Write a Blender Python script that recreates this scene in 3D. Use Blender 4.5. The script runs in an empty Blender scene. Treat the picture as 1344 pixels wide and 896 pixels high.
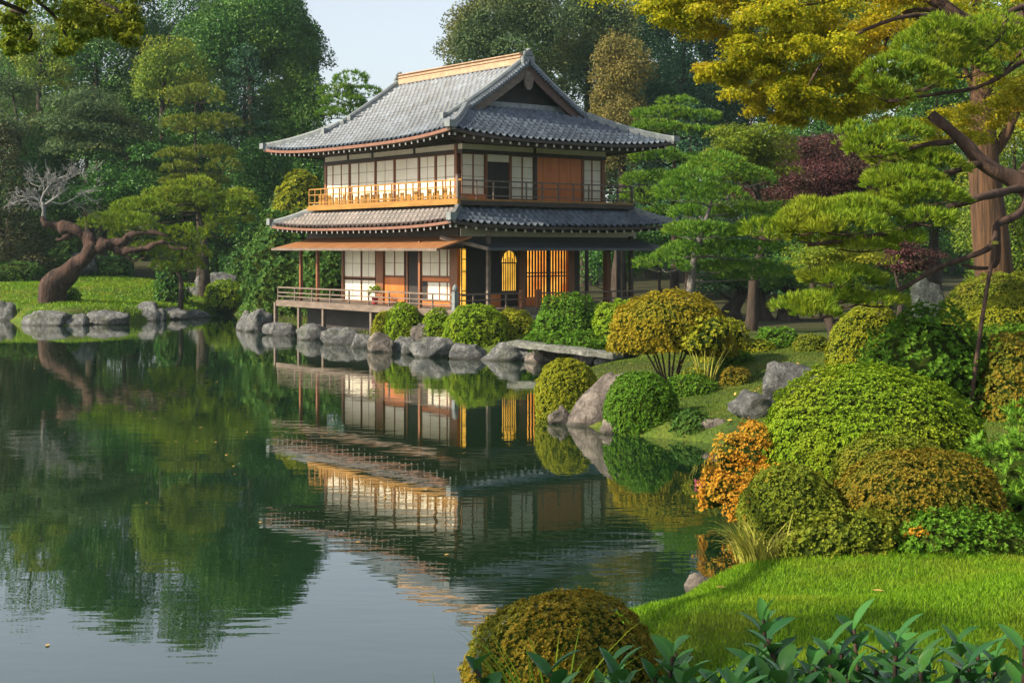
import bpy, math, random
import numpy as np
from mathutils import Vector
S = bpy.context.scene
COL = S.collection
R = math.radians

# ------------------------------------------------------------------ camera, sky, sun, exposure
cam_d = bpy.data.cameras.new('camera'); cam = bpy.data.objects.new('camera', cam_d); COL.objects.link(cam)
FPX, CX, HY, EYE = 1800.0, 672.0, 328.0, 4.0
cam.location = (0, 0, EYE); cam.rotation_euler = (R(90), 0, 0)
cam_d.sensor_width = 36.0; cam_d.lens = 36.0*FPX/1344.0
cam_d.shift_y = -(448.0-HY)/1344.0
cam_d.clip_start = 0.05; cam_d.clip_end = 6000
S.camera = cam
SUN_AZ = Vector((-0.93, -0.37)).normalized(); SUN_EL = R(33)
world = bpy.data.worlds.new('World'); S.world = world; world.use_nodes = True
wn = world.node_tree.nodes; wl = world.node_tree.links
sky = wn.new('ShaderNodeTexSky'); sky.sky_type = 'NISHITA'; sky.sun_disc = False
sky.sun_elevation = SUN_EL; sky.sun_rotation = math.atan2(SUN_AZ.x, SUN_AZ.y)
sky.air_density = 1.0; sky.dust_density = 2.2; sky.ozone_density = 1.0; sky.altitude = 0
hs = wn.new('ShaderNodeHueSaturation'); hs.inputs['Saturation'].default_value = .5; wl.new(sky.outputs[0], hs.inputs['Color'])
bg = wn['Background']; wl.new(hs.outputs[0], bg.inputs[0]); bg.inputs[1].default_value = 0.12
sd = bpy.data.lights.new('sun', 'SUN'); sun = bpy.data.objects.new('sun', sd); COL.objects.link(sun)
sd.energy = 4.8; sd.angle = R(0.6); sd.color = (1.0, 0.85, 0.62)
_d = Vector((-SUN_AZ.x*math.cos(SUN_EL), -SUN_AZ.y*math.cos(SUN_EL), -math.sin(SUN_EL)))
sun.rotation_euler = _d.to_track_quat('-Z', 'Y').to_euler()
S.view_settings.view_transform = 'Standard'; S.view_settings.look = 'None'
S.view_settings.exposure = 0.95; S.view_settings.gamma = 1; S.view_settings.use_curve_mapping = False
S.render.engine = 'CYCLES'
S.cycles.use_denoising = True; S.cycles.denoiser = 'OPENIMAGEDENOISE'
S.cycles.max_bounces = 6; S.cycles.diffuse_bounces = 3; S.cycles.glossy_bounces = 3
S.cycles.transmission_bounces = 4; S.cycles.transparent_max_bounces = 6
S.cycles.volume_bounces = 1; S.cycles.use_adaptive_sampling = True; S.cycles.adaptive_threshold = 0.015
S.cycles.sample_clamp_indirect = 6

# ------------------------------------------------------------------ helpers
def at(px, py, Y):
    return np.array([(px-CX)*Y/FPX, Y, EYE-(py-HY)*Y/FPX])
def waterY(py): return FPX*EYE/(py-HY)
def onwater(px, py):
    Y = waterY(py); return ((px-CX)*Y/FPX, Y)
def nrm(a): return a/np.maximum(np.linalg.norm(a, axis=-1, keepdims=True), 1e-9)
class Noise:
    def __init__(s, seed, n=14):
        g = np.random.default_rng(seed); k = nrm(g.normal(size=(n, 3)))
        f = np.exp(g.uniform(np.log(.6), np.log(2.2), n)); s.k = k*f[:, None]*2; s.p = g.uniform(0, 6.28, n); s.n = n
    def __call__(s, P): return np.sin(P@s.k.T+s.p).sum(-1)/math.sqrt(s.n/2.0)/1.6
def np_mesh(name, V, F, mi=None, mats=(), smooth=False):
    """F: list of int arrays (m,k)"""
    me = bpy.data.meshes.new(name)
    V = np.asarray(V, np.float32); Fs = [np.asarray(f, np.int32) for f in F if len(f)]
    me.vertices.add(len(V)); me.vertices.foreach_set('co', V.ravel())
    tot = sum(f.size for f in Fs); me.loops.add(tot)
    me.loops.foreach_set('vertex_index', np.concatenate([f.ravel() for f in Fs]))
    npoly = sum(len(f) for f in Fs); me.polygons.add(npoly)
    cnt = np.concatenate([np.full(len(f), f.shape[1], np.int32) for f in Fs])
    st = np.zeros(npoly, np.int32); st[1:] = np.cumsum(cnt)[:-1]
    me.polygons.foreach_set('loop_start', st)
    if mi is not None: me.polygons.foreach_set('material_index', np.asarray(mi, np.int32))
    if smooth: me.polygons.foreach_set('use_smooth', np.ones(npoly, bool))
    for m in mats: me.materials.append(m)
    me.update(calc_edges=True)
    return me
def ob(name, me, parent=None, loc=None):
    o = bpy.data.objects.new(name, me); COL.objects.link(o)
    if parent: o.parent = parent
    if loc is not None: o.location = tuple(float(x) for x in loc)
    return o
def tag(o, label, cat, group=None):
    o['label'] = label; o['category'] = cat
    if group: o['group'] = group
    return o
def thing(name, label, cat, loc=(0, 0, 0), rz=0, group=None):
    o = bpy.data.objects.new(name, None); COL.objects.link(o); o.empty_display_size = .2
    o.location = tuple(float(x) for x in loc); o.rotation_euler = (0, 0, rz)
    return tag(o, label, cat, group)
class MB:
    """collects polygons; .build makes ONE object"""
    def __init__(s): s.v = []; s.f = []; s.m = []; s.n = 0
    def add(s, V, F, m=0):
        b = s.n; s.v.extend([tuple(map(float, p)) for p in V]); s.n += len(V)
        for f in F: s.f.append([b+i for i in f]); s.m.append(m)
        return s
    def box(s, x0, x1, y0, y1, z0, z1, m=0):
        x0, x1 = sorted((x0, x1)); y0, y1 = sorted((y0, y1)); z0, z1 = sorted((z0, z1))
        V = [(x, y, z) for z in (z0, z1) for y in (y0, y1) for x in (x0, x1)]
        return s.add(V, [(0, 2, 3, 1), (4, 5, 7, 6), (0, 1, 5, 4), (2, 6, 7, 3), (0, 4, 6, 2), (1, 3, 7, 5)], m)
    def bar(s, a, b, w, h, m=0):
        a, b = Vector(a), Vector(b); d = (b-a).normalized(); up = Vector((0, 0, 1))
        if abs(d.z) > .95: up = Vector((0, 1, 0))
        x = d.cross(up).normalized(); y = x.cross(d).normalized()
        V = []
        for p in (a, b):
            for sx, sy in ((-1, -1), (1, -1), (1, 1), (-1, 1)): V.append(p+x*sx*w/2+y*sy*h/2)
        return s.add(V, [(3, 2, 1, 0), (4, 5, 6, 7), (0, 1, 5, 4), (1, 2, 6, 5), (2, 3, 7, 6), (3, 0, 4, 7)], m)
    def sweep(s, pts, prof, m=0):
        """prof: list of (side, up) offsets around a path"""
        pts = [Vector(p) for p in pts]; k = len(prof); V = []; F = []
        for i, p in enumerate(pts):
            d = (pts[min(i+1, len(pts)-1)]-pts[max(i-1, 0)]).normalized(); x = d.cross(Vector((0, 0, 1))).normalized(); y = x.cross(d)
            V += [p+x*a+y*b for a, b in prof]
        for i in range(len(pts)-1):
            for j in range(k): F.append((i*k+j, i*k+(j+1) % k, (i+1)*k+(j+1) % k, (i+1)*k+j))
        F.append(tuple(range(k-1, -1, -1))); F.append(tuple((len(pts)-1)*k+j for j in range(k)))
        return s.add(V, F, m)
    def build(s, name, mats, parent=None, smooth=False, bevel=0):
        me = bpy.data.meshes.new(name); me.from_pydata(s.v, [], s.f)
        for m in (mats if isinstance(mats, (list, tuple)) else [mats]): me.materials.append(m)
        me.polygons.foreach_set('material_index', s.m)
        if smooth: me.polygons.foreach_set('use_smooth', [True]*len(s.f))
        me.update(); o = ob(name, me, parent)
        if bevel:
            b = o.modifiers.new('bevel', 'BEVEL'); b.width = bevel; b.segments = 1; b.limit_method = 'ANGLE'
        return o

# ------------------------------------------------------------------ materials
def _mat(name):
    m = bpy.data.materials.new(name); m.use_nodes = True
    nt = m.node_tree; return m, nt.nodes, nt.links, nt.nodes['Principled BSDF']
def _ramp(N, cols):
    r = N.new('ShaderNodeValToRGB'); e = r.color_ramp.elements
    while len(e) < len(cols): e.new(0.5)
    for i, c in enumerate(cols):
        e[i].position = i/(len(cols)-1) if not isinstance(c[0], tuple) else c[1]
        cc = c[0] if isinstance(c[0], tuple) else c
        e[i].color = (*cc, 1)
    return r
def leaf_mat(name, cols, alt=None, altamt=.5, nscale=.6, rough=.6, trans=.3, spec=.12):
    m, N, L, P = _mat(name)
    g = N.new('ShaderNodeNewGeometry'); r = _ramp(N, cols); L.new(g.outputs['Random Per Island'], r.inputs[0])
    col = r.outputs[0]
    if alt:
        tc = N.new('ShaderNodeTexCoord'); nz = N.new('ShaderNodeTexNoise'); nz.inputs['Scale'].default_value = nscale
        nz.inputs['Detail'].default_value = 2
        L.new(tc.outputs['Object'], nz.inputs['Vector'])
        mr = N.new('ShaderNodeMapRange'); mr.inputs[1].default_value = .45; mr.inputs[2].default_value = .68; mr.inputs[4].default_value = altamt
        L.new(nz.outputs[0], mr.inputs[0])
        mx = N.new('ShaderNodeMix'); mx.data_type = 'RGBA'; L.new(mr.outputs[0], mx.inputs[0]); L.new(col, mx.inputs[6]); mx.inputs[7].default_value = (*alt, 1)
        col = mx.outputs[2]
    L.new(col, P.inputs['Base Color']); P.inputs['Roughness'].default_value = rough; P.inputs['Specular IOR Level'].default_value = spec
    t = N.new('ShaderNodeBsdfTranslucent'); L.new(col, t.inputs[0])
    ms = N.new('ShaderNodeMixShader'); ms.inputs[0].default_value = trans
    L.new(P.outputs[0], ms.inputs[1]); L.new(t.outputs[0], ms.inputs[2]); L.new(ms.outputs[0], N['Material Output'].inputs[0])
    return m
def solid(name, c1, c2=None, scale=6, rough=.7, bump=0, stretch=(1, 1, 1), spec=.4, metal=0, detail=6, space='Object', bscale=None):
    m, N, L, P = _mat(name); P.inputs['Roughness'].default_value = rough; P.inputs['Specular IOR Level'].default_value = spec; P.inputs['Metallic'].default_value = metal
    P.inputs['Base Color'].default_value = (*c1, 1)
    if c2:
        tc = N.new('ShaderNodeTexCoord'); mp = N.new('ShaderNodeMapping'); mp.inputs['Scale'].default_value = stretch
        L.new(tc.outputs[space], mp.inputs[0])
        nz = N.new('ShaderNodeTexNoise'); nz.inputs['Scale'].default_value = scale; nz.inputs['Detail'].default_value = detail; nz.inputs['Roughness'].default_value = .65
        L.new(mp.outputs[0], nz.inputs['Vector']); r = _ramp(N, [(c1, .32), (c2, .68)]); L.new(nz.outputs[0], r.inputs[0]); L.new(r.outputs[0], P.inputs['Base Color'])
        if bump:
            b = N.new('ShaderNodeBump'); b.inputs['Strength'].default_value = bump; b.inputs['Distance'].default_value = bscale or .05
            L.new(nz.outputs[0], b.inputs['Height']); L.new(b.outputs[0], P.inputs['Normal'])
    return m
def emit(name, c1, c2, s, scale=3):
    m, N, L, P = _mat(name)
    tc = N.new('ShaderNodeTexCoord'); nz = N.new('ShaderNodeTexNoise'); nz.inputs['Scale'].default_value = scale; L.new(tc.outputs['Object'], nz.inputs['Vector'])
    r = _ramp(N, [(c1, .35), (c2, .65)]); L.new(nz.outputs[0], r.inputs[0]); L.new(r.outputs[0], P.inputs['Base Color'])
    L.new(r.outputs[0], P.inputs['Emission Color']); P.inputs['Emission Strength'].default_value = s
    return m
def rock_mat(name, a, b, moss=.35, warm=0):
    m, N, L, P = _mat(name); P.inputs['Roughness'].default_value = .8
    g = N.new('ShaderNodeNewGeometry'); oi = N.new('ShaderNodeObjectInfo')
    n1 = N.new('ShaderNodeTexNoise'); n1.inputs['Scale'].default_value = 3.2; n1.inputs['Detail'].default_value = 10; n1.inputs['Roughness'].default_value = .7
    L.new(g.outputs['Position'], n1.inputs['Vector'])
    r = _ramp(N, [(tuple(x*.45 for x in a), .3), (a, .48), (b, .62), (tuple(min(1, x*1.3) for x in b), .75)]); L.new(n1.outputs[0], r.inputs[0])
    n2 = N.new('ShaderNodeTexNoise'); n2.inputs['Scale'].default_value = 1.1; n2.inputs['Detail'].default_value = 6; L.new(g.outputs['Position'], n2.inputs['Vector'])
    mr = N.new('ShaderNodeMapRange'); mr.inputs[1].default_value = .55; mr.inputs[2].default_value = .68; mr.inputs[4].default_value = moss; L.new(n2.outputs[0], mr.inputs[0])
    mx = N.new('ShaderNodeMix'); mx.data_type = 'RGBA'; L.new(mr.outputs[0], mx.inputs[0]); L.new(r.outputs[0], mx.inputs[6]); mx.inputs[7].default_value = (.045, .06, .018, 1)
    # wet stain band just over the water line
    sx = N.new('ShaderNodeSeparateXYZ'); L.new(g.outputs['Position'], sx.inputs[0])
    ad = N.new('ShaderNodeMath'); ad.operation = 'MULTIPLY_ADD'; L.new(n1.outputs[0], ad.inputs[0]); ad.inputs[1].default_value = -.12; L.new(sx.outputs[2], ad.inputs[2])
    m2 = N.new('ShaderNodeMapRange'); m2.inputs[1].default_value = -.02; m2.inputs[2].default_value = .05; m2.inputs[3].default_value = .75; m2.inputs[4].default_value = 0; L.new(ad.outputs[0], m2.inputs[0])
    mx2 = N.new('ShaderNodeMix'); mx2.data_type = 'RGBA'; L.new(m2.outputs[0], mx2.inputs[0]); L.new(mx.outputs[2], mx2.inputs[6]); mx2.inputs[7].default_value = (.03, .03, .022, 1)
    wob = N.new('ShaderNodeVectorMath'); wob.operation = 'MULTIPLY_ADD'; L.new(n2.outputs[1], wob.inputs[0]); wob.inputs[1].default_value = (.9, .9, .9); L.new(g.outputs['Position'], wob.inputs[2])
    vo = N.new('ShaderNodeTexVoronoi'); vo.feature = 'DISTANCE_TO_EDGE'; vo.inputs['Scale'].default_value = 1.5; L.new(wob.outputs[0], vo.inputs['Vector'])
    mc = N.new('ShaderNodeMapRange'); mc.inputs[1].default_value = 0; mc.inputs[2].default_value = .03; mc.inputs[3].default_value = .5; mc.inputs[4].default_value = 0; L.new(vo.outputs[0], mc.inputs[0])
    mx3 = N.new('ShaderNodeMix'); mx3.data_type = 'RGBA'; L.new(mc.outputs[0], mx3.inputs[0]); L.new(mx2.outputs[2], mx3.inputs[6]); mx3.inputs[7].default_value = (.02, .02, .016, 1); L.new(mx3.outputs[2], P.inputs['Base Color'])
    b1 = N.new('ShaderNodeBump'); b1.inputs['Strength'].default_value = 1; b1.inputs['Distance'].default_value = .28; L.new(n1.outputs[0], b1.inputs['Height'])
    L.new(b1.outputs[0], P.inputs['Normal'])
    return m
M = {}
# building
M['tile'] = solid('roof_tile', (.032, .046, .066), (.105, .13, .165), 3, .42, 0, spec=.6)
M['tile_warm'] = solid('roof_tile_brown', (.036, .027, .026), (.105, .082, .078), 3, .45, 0, spec=.5)
for _k in ('tile', 'tile_warm'):
    nt = M[_k].node_tree; N = nt.nodes; L = nt.links; P = N['Principled BSDF']; src = P.inputs['Base Color'].links[0].from_socket; tc = N.new('ShaderNodeTexCoord')
    vo = N.new('ShaderNodeTexVoronoi'); vo.inputs['Scale'].default_value = 3.4; L.new(tc.outputs['Object'], vo.inputs['Vector']); sp = N.new('ShaderNodeSeparateColor'); L.new(vo.outputs['Color'], sp.inputs[0])
    r1 = N.new('ShaderNodeMapRange'); r1.inputs[3].default_value = .72; r1.inputs[4].default_value = 1.25; L.new(sp.outputs[0], r1.inputs[0])
    nz = N.new('ShaderNodeTexNoise'); nz.inputs['Scale'].default_value = .55; nz.inputs['Detail'].default_value = 6; L.new(tc.outputs['Object'], nz.inputs['Vector'])
    r2 = N.new('ShaderNodeMapRange'); r2.inputs[1].default_value = .35; r2.inputs[2].default_value = .65; r2.inputs[3].default_value = .65; r2.inputs[4].default_value = 1.2; L.new(nz.outputs[0], r2.inputs[0])
    mu = N.new('ShaderNodeMath'); mu.operation = 'MULTIPLY'; L.new(r1.outputs[0], mu.inputs[0]); L.new(r2.outputs[0], mu.inputs[1])
    vm = N.new('ShaderNodeVectorMath'); vm.operation = 'SCALE'; L.new(src, vm.inputs[0]); L.new(mu.outputs[0], vm.inputs['Scale']); L.new(vm.outputs[0], P.inputs['Base Color'])
M['ridge'] = solid('ridge_tile', (.27, .175, .11), (.42, .29, .185), 4, .6)
M['hip'] = solid('hip_tile', (.10, .115, .125), (.20, .225, .23), 4, .4)
M['darkwood'] = solid('dark_wood', (.025, .018, .016), (.05, .035, .028), 4, .6, .2, (1, 1, .2))
M['post'] = solid('brown_post', (.13, .045, .018), (.22, .085, .035), 5, .5, .2, (1, 1, .15))
M['barge'] = solid('bargeboard_wood', (.06, .03, .024), (.11, .058, .045), 4, .6)
M['weathered'] = solid('weathered_and_shaded_wood', (.085, .062, .048), (.17, .135, .11), 5, .75, .2, (1, .3, 1))  # old timber; also the balcony's front rails, with shade put into the colour
M['gold'] = solid('golden_wood_sunlit', (.20, .095, .014), (.33, .17, .028), 4, .5, .1, (1, .3, 1))  # balcony wood on the sunny side, sunlight put into the colour
M['door'] = solid('orange_door', (.40, .105, .02), (.55, .17, .035), 3, .45, .1, (1, 1, .15))
M['fascia_lit'] = solid('sunlit_fascia', (.13, .058, .038), (.21, .10, .065), 6, .5)  # left eaves only: sunlit orange put into the base colour
M['awnL'] = solid('sunlit_awning', (.17, .07, .026), (.27, .125, .05), 5, .6, .1, (.3, 1, 1))  # left awning, warm sunlight put into the base colour
M['awnR'] = solid('shaded_awning', (.035, .04, .05), (.07, .075, .085), 5, .4, .1, (1, .3, 1))  # awning on the front and right, shade put into the base colour
M['paper'] = solid('shoji_paper', (.58, .55, .44), (.70, .67, .56), 1.3, .8)
M['plaster'] = solid('cream_plaster', (.62, .58, .47), (.70, .66, .55), 3, .85)
M['white'] = solid('white_tip', (.75, .74, .70), None)
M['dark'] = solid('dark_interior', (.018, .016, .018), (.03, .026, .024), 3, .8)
M['glow'] = emit('lit_screen', (.55, .13, .01), (1.0, .45, .06), .85, 1.1)  # emission in the panel itself stands in for the interior's glow
M['glow2'] = emit('lit_window', (.62, .30, .02), (1.0, .55, .07), .62, 2)  # panes glow by their own emission; no lamp stands inside
M['slabfloor'] = solid('old_boards', (.10, .07, .055), (.17, .12, .09), 5, .6, .1)
# rock
M['rock'] = rock_mat('grey_rock', (.085, .09, .095), (.21, .215, .215), .6)
M['rock_dk'] = rock_mat('dark_stone', (.035, .045, .045), (.09, .11, .105), .5)
M['rock2'] = rock_mat('warm_rock', (.12, .10, .09), (.27, .235, .205), .3)
M['slab'] = rock_mat('slab_stone', (.15, .16, .14), (.27, .28, .25), .4)
# bark
M['bark'] = solid('bark', (.018, .013, .010), (.055, .038, .028), 6, .9, .9, (1, 1, .25), bscale=.06)
M['bark_red'] = solid('red_bark', (.022, .013, .010), (.085, .048, .034), 5, .9, .9, (1, 1, .3), bscale=.06)
M['bark_old'] = solid('old_cracked_bark', (.010, .007, .006), (.095, .05, .036), 2.6, .95, 1, (1.6, 1.6, .5), bscale=.3, detail=9)
M['bark_grey'] = solid('grey_bark', (.06, .054, .05), (.20, .185, .17), 6, .9, .5, (1, 1, .3))
M['bark_fib'] = solid('fibrous_bark', (.016, .009, .005), (.115, .058, .026), 10, .9, 1, (1, 1, .06), bscale=.08)
M['bark_pale'] = solid('pale_dead_wood', (.10, .105, .105), (.24, .245, .24), 6, .9)
M['twig'] = solid('twig', (.05, .035, .02), (.09, .065, .04), 5, .9)
M['core'] = solid('dark_core_shade', (.018, .032, .006), (.035, .05, .010), 14, .95, spec=0)  # solid dark shell inside bushes: shade between leaves put into its colour
M['dust'] = None
# leaves
M['az_lime'] = leaf_mat('lime_leaf', [(.085, .17, .008), (.16, .28, .012), (.29, .39, .02)], (.30, .31, .02), .4, .9)
M['az_green'] = leaf_mat('green_leaf', [(.04, .12, .008), (.08, .19, .012), (.14, .28, .02)], (.12, .2, .02), .4, 1.2)
M['az_yel'] = leaf_mat('yellow_leaf', [(.11, .15, .010), (.22, .25, .014), (.38, .36, .02)], (.14, .21, .015), .5, 1.0)
M['az_bronze'] = leaf_mat('bronze_leaf', [(.10, .11, .012), (.20, .165, .014), (.32, .20, .018)], (.12, .16, .014), .8, 1.5)
M['az_olive'] = leaf_mat('olive_leaf', [(.08, .125, .012), (.14, .19, .014), (.24, .26, .02)], (.22, .18, .016), .5, 1.2)
M['fern'] = leaf_mat('feathery_leaf', [(.06, .16, .015), (.11, .25, .02), (.2, .34, .03)])
M['az_gold'] = leaf_mat('golden_leaf', [(.13, .13, .010), (.28, .23, .012), (.46, .34, .02)], (.17, .20, .015), .5, 1.0)
M['az_orange'] = leaf_mat('orange_leaf', [(.30, .13, .012), (.46, .22, .016), (.56, .32, .03)], (.36, .30, .03), .5, 2.0)
M['broad_dk'] = leaf_mat('dark_broad_leaf', [(.024, .085, .02), (.044, .135, .026), (.08, .185, .03)], (.13, .2, .022), .5, .2, .4, .15)
M['broad_mid'] = leaf_mat('mid_broad_leaf', [(.03, .09, .02), (.055, .14, .025), (.10, .19, .03)], (.12, .19, .025), .5, .2)
M['broad_grey'] = leaf_mat('grey_broad_leaf', [(.04, .085, .04), (.07, .125, .05), (.12, .17, .055)], (.19, .16, .035), .6, .18)
M['broad_gold'] = leaf_mat('gold_broad_leaf', [(.09, .09, .03), (.16, .14, .035), (.24, .19, .05)], (.07, .09, .03), .5, .25)
M['broad_lime'] = leaf_mat('lime_broad_leaf', [(.06, .13, .018), (.12, .2, .022), (.22, .29, .025)], (.36, .32, .02), .6, .3)
M['conif'] = leaf_mat('conifer_leaf', [(.018, .065, .038), (.035, .10, .05), (.055, .135, .06)], (.03, .08, .04), .4, .3, .6, .1)
M['cedar'] = leaf_mat('brown_cedar_leaf', [(.025, .035, .015), (.04, .055, .02), (.06, .075, .025)], (.07, .055, .02), .5, .4, .6, .1)
M['pine_br'] = leaf_mat('bright_pine', [(.075, .155, .010), (.14, .235, .012), (.25, .32, .02)], (.30, .31, .02), .5, .8, .5, .2)
M['pine_gr'] = leaf_mat('green_pine', [(.045, .135, .014), (.085, .2, .018), (.15, .27, .022)], (.2, .27, .02), .4, .5, .5, .2)
M['pine_ol'] = leaf_mat('olive_pine', [(.08, .13, .016), (.14, .19, .02), (.22, .25, .026)], (.16, .17, .03), .4, .5, .5, .2)
M['maple'] = leaf_mat('yellow_maple', [(.17, .22, .010), (.34, .36, .012), (.54, .46, .02)], (.56, .37, .02), .5, .35, .5, .5)
M['maple_gr'] = leaf_mat('green_maple', [(.07, .13, .012), (.13, .2, .016), (.23, .27, .02)], (.3, .26, .02), .5, .4, .5, .4)
M['maple_red'] = leaf_mat('red_maple', [(.035, .018, .02), (.07, .026, .03), (.12, .045, .042)], (.05, .05, .025), .6, .7, .5, .25)
M['glossy'] = leaf_mat('glossy_leaf', [(.014, .07, .018), (.028, .115, .025), (.05, .165, .035)], (.06, .14, .015), .5, 9, rough=.24, trans=.25, spec=.3)
M['grassblade'] = leaf_mat('grass_blade', [(.065, .16, .006), (.11, .24, .008), (.20, .34, .012)], (.24, .26, .02), .65, .7, .5, .3)
M['moss'] = leaf_mat('moss_blade', [(.04, .085, .008), (.075, .13, .012), (.12, .17, .018)], (.14, .13, .02), .5, .7, .7, .2)
M['sedge'] = leaf_mat('sedge_blade', [(.2, .22, .03), (.36, .36, .06), (.5, .48, .1)], None, rough=.5, trans=.3)
M['pink'] = leaf_mat('pink_petal', [(.5, .12, .16), (.6, .2, .25)], None)
M['floatleaf'] = leaf_mat('fallen_leaf', [(.35, .2, .05), (.5, .35, .1), (.5, .18, .04)], None, trans=.1)

# ------------------------------------------------------------------ ground and water
_sh = [(-9, 9), (-5, 4.5), (-2.6, 6.8), (-1.2, 9), (-.75, 11.2), (.1, 13.3), (1.42, 14.4)]
_sh += [onwater(*p) for p in [(905, 790), (940, 775), (978, 745), (992, 700), (992, 650), (990, 610), (972, 588), (925, 580), (880, 576), (830, 571), (800, 564), (760, 557),
        (728, 552), (722, 535), (745, 505), (790, 494), (832, 484), (830, 474), (780, 474), (730, 473), (690, 472), (640, 471), (590, 468), (540, 463), (495, 455),
        (460, 451), (425, 444), (360, 437), (330, 433), (312, 425), (316, 415), (300, 411), (275, 413), (240, 418), (200, 421), (150, 424), (100, 427), (60, 427), (30, 423), (0, 419), (-60, 419), (-200, 431)]]
_sh += [(-43, 60), (-46, 40), (-40, 22), (-28, 13), (-14, 11.5)]
SH = np.array(_sh)
def shore_d(x, y):
    """signed distance to the pond edge, positive on land"""
    P = np.stack([x, y], -1); best = np.full(x.shape, 1e9); ins = np.zeros(x.shape, bool)
    for i in range(len(SH)):
        a = SH[i]; b = SH[(i+1) % len(SH)]; ab = b-a
        t = np.clip(((P-a)@ab)/(ab@ab), 0, 1); d = np.linalg.norm(P-(a+t[..., None]*ab), axis=-1); best = np.minimum(best, d)
        c = ((a[1] > y) != (b[1] > y)) & (x < (b[0]-a[0])*(y-a[1])/(b[1]-a[1]+1e-12)+a[0]); ins ^= c
    return np.where(ins, -best, best)
CP = [(0, 0, 2.3), (2, 3.5, 2.05), (4, 6, 1.75), (2.5, 9, 1.15), (6, 9, 1.4), (3, 11.5, .85), (6, 12, 1.0), (3.2, 14, .6), (6, 15, .62), (9, 15, .9), (.5, 11, .45),
      (4, 18, .5), (7, 18, .65), (12, 18, 1.2), (6, 21, .75), (10, 22, 1.1), (7, 26, .85), (10, 27, 1.2), (5, 29, .55), (6.2, 31, .8), (3.5, 31.5, .35), (3.3, 36, .5), (7.5, 36, 1.25), (12, 36, 1.7), (18, 36, 2.1),
      (14, 42, 1.7), (5, 44, .6), (8, 47, .8), (0, 50, .7), (-1.2, 53, .5), (3, 52, .85), (8, 58, .7), (14, 70, .5), (12, 85, .35), (25, 70, .8), (5, 75, .6), (30, 95, 1.5), (0, 100, 1),
      (-8, 64, .35), (-12, 68, .35), (-12, 76, .7), (-12, 90, 1.2), (-26, 80, 1.0), (-28, 88, 1.7), (-30, 95, 2.1), (-33, 90, 1.8), (-36, 80, .8), (-20, 83, .7), (-18, 95, 1.5), (-30, 120, 3.0), (-60, 100, 3), (-60, 60, 1.5),
      (-50, 20, 1.2), (-10, 4, 1.0), (-30, 0, 1.5), (60, 60, 2.5), (40, 30, 2.5), (20, 20, 1.8), (20, 5, 2.2), (0, 160, 3), (60, 160, 4), (-80, 160, 4)]
CPa = np.array(CP); _gn = Noise(5)
def ground_z(x, y):
    x = np.asarray(x, float); y = np.asarray(y, float); d2 = (x[..., None]-CPa[:, 0])**2+(y[..., None]-CPa[:, 1])**2
    sc = .35+.02*np.hypot(CPa[:, 0], CPa[:, 1])
    w = 1/(d2+sc**2)**1.6; z = (w*CPa[:, 2]).sum(-1)/w.sum(-1)
    sdv = shore_d(x, y)
    n = _gn(np.stack([x*.35, y*.35, x*0], -1))*.05
    land = (z+n)*(1-np.exp(-np.maximum(sdv, 0)/.55))+.02
    far = np.clip((np.hypot(x, y)-170)/400, 0, 1)
    return np.where(sdv > 0, land*(1-far)+far*3, np.maximum(-.9, sdv*.7))
def gz(x, y): return float(ground_z(np.array([x]), np.array([y]))[0])
def axis(*seg):
    o = [np.arange(a, b, s) for a, b, s in seg]; return np.unique(np.round(np.concatenate(o), 4))
gx = axis((-400, -80, 20), (-80, -36, 2), (-36, -8, .5), (-8, -1.5, .3), (-1.5, 9, .13), (9, 20, .4), (20, 60, 2), (60, 421, 20))
gy = axis((-200, -10, 20), (-10, 6, 1), (6, 38, .17), (38, 56, .25), (56, 90, .5), (90, 130, 2), (130, 421, 20))
GX, GY = np.meshgrid(gx, gy); GZ = ground_z(GX, GY)
nx, ny = len(gx), len(gy); idx = np.arange(nx*ny).reshape(ny, nx)
Q = np.stack([idx[:-1, :-1], idx[:-1, 1:], idx[1:, 1:], idx[1:, :-1]], -1).reshape(-1, 4)
gme = np_mesh('ground', np.stack([GX, GY, GZ], -1).reshape(-1, 3), [Q], smooth=True)
def lawn_amt(x, y):
    """1 where turf or moss grows, 0 on bare woodland soil"""
    a = np.zeros_like(x)
    for cx, cy, rx, ry, s in [(4, 10, 8, 9, 1), (6, 28, 9, 14, .85), (-29, 84, 17, 15, 1), (2, 48, 10, 6, .8), (-9, 66, 6, 6, .7), (12, 45, 10, 12, .7)]:
        a = np.maximum(a, s*np.clip(2.2-2*np.hypot((x-cx)/rx, (y-cy)/ry), 0, 1))
    return a
at_ = gme.attributes.new('turf', 'FLOAT', 'POINT'); at_.data.foreach_set('value', lawn_amt(GX, GY).ravel().astype(np.float32))
m, N, L, P = _mat('ground_cover'); P.inputs['Roughness'].default_value = .9; P.inputs['Specular IOR Level'].default_value = .15
aN = N.new('ShaderNodeAttribute'); aN.attribute_name = 'turf'; tc = N.new('ShaderNodeTexCoord')
n1 = N.new('ShaderNodeTexNoise'); n1.inputs['Scale'].default_value = .9; n1.inputs['Detail'].default_value = 8; L.new(tc.outputs['Object'], n1.inputs['Vector'])
n2 = N.new('ShaderNodeTexNoise'); n2.inputs['Scale'].default_value = 14; n2.inputs['Detail'].default_value = 6; L.new(tc.outputs['Object'], n2.inputs['Vector'])
rg = _ramp(N, [((.028, .055, .010), .3), ((.06, .105, .012), .5), ((.11, .12, .018), .72)]); L.new(n1.outputs[0], rg.inputs[0])
rs = _ramp(N, [((.02, .022, .010), .3), ((.045, .04, .02), .5), ((.035, .06, .014), .7)]); L.new(n2.outputs[0], rs.inputs[0])
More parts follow.
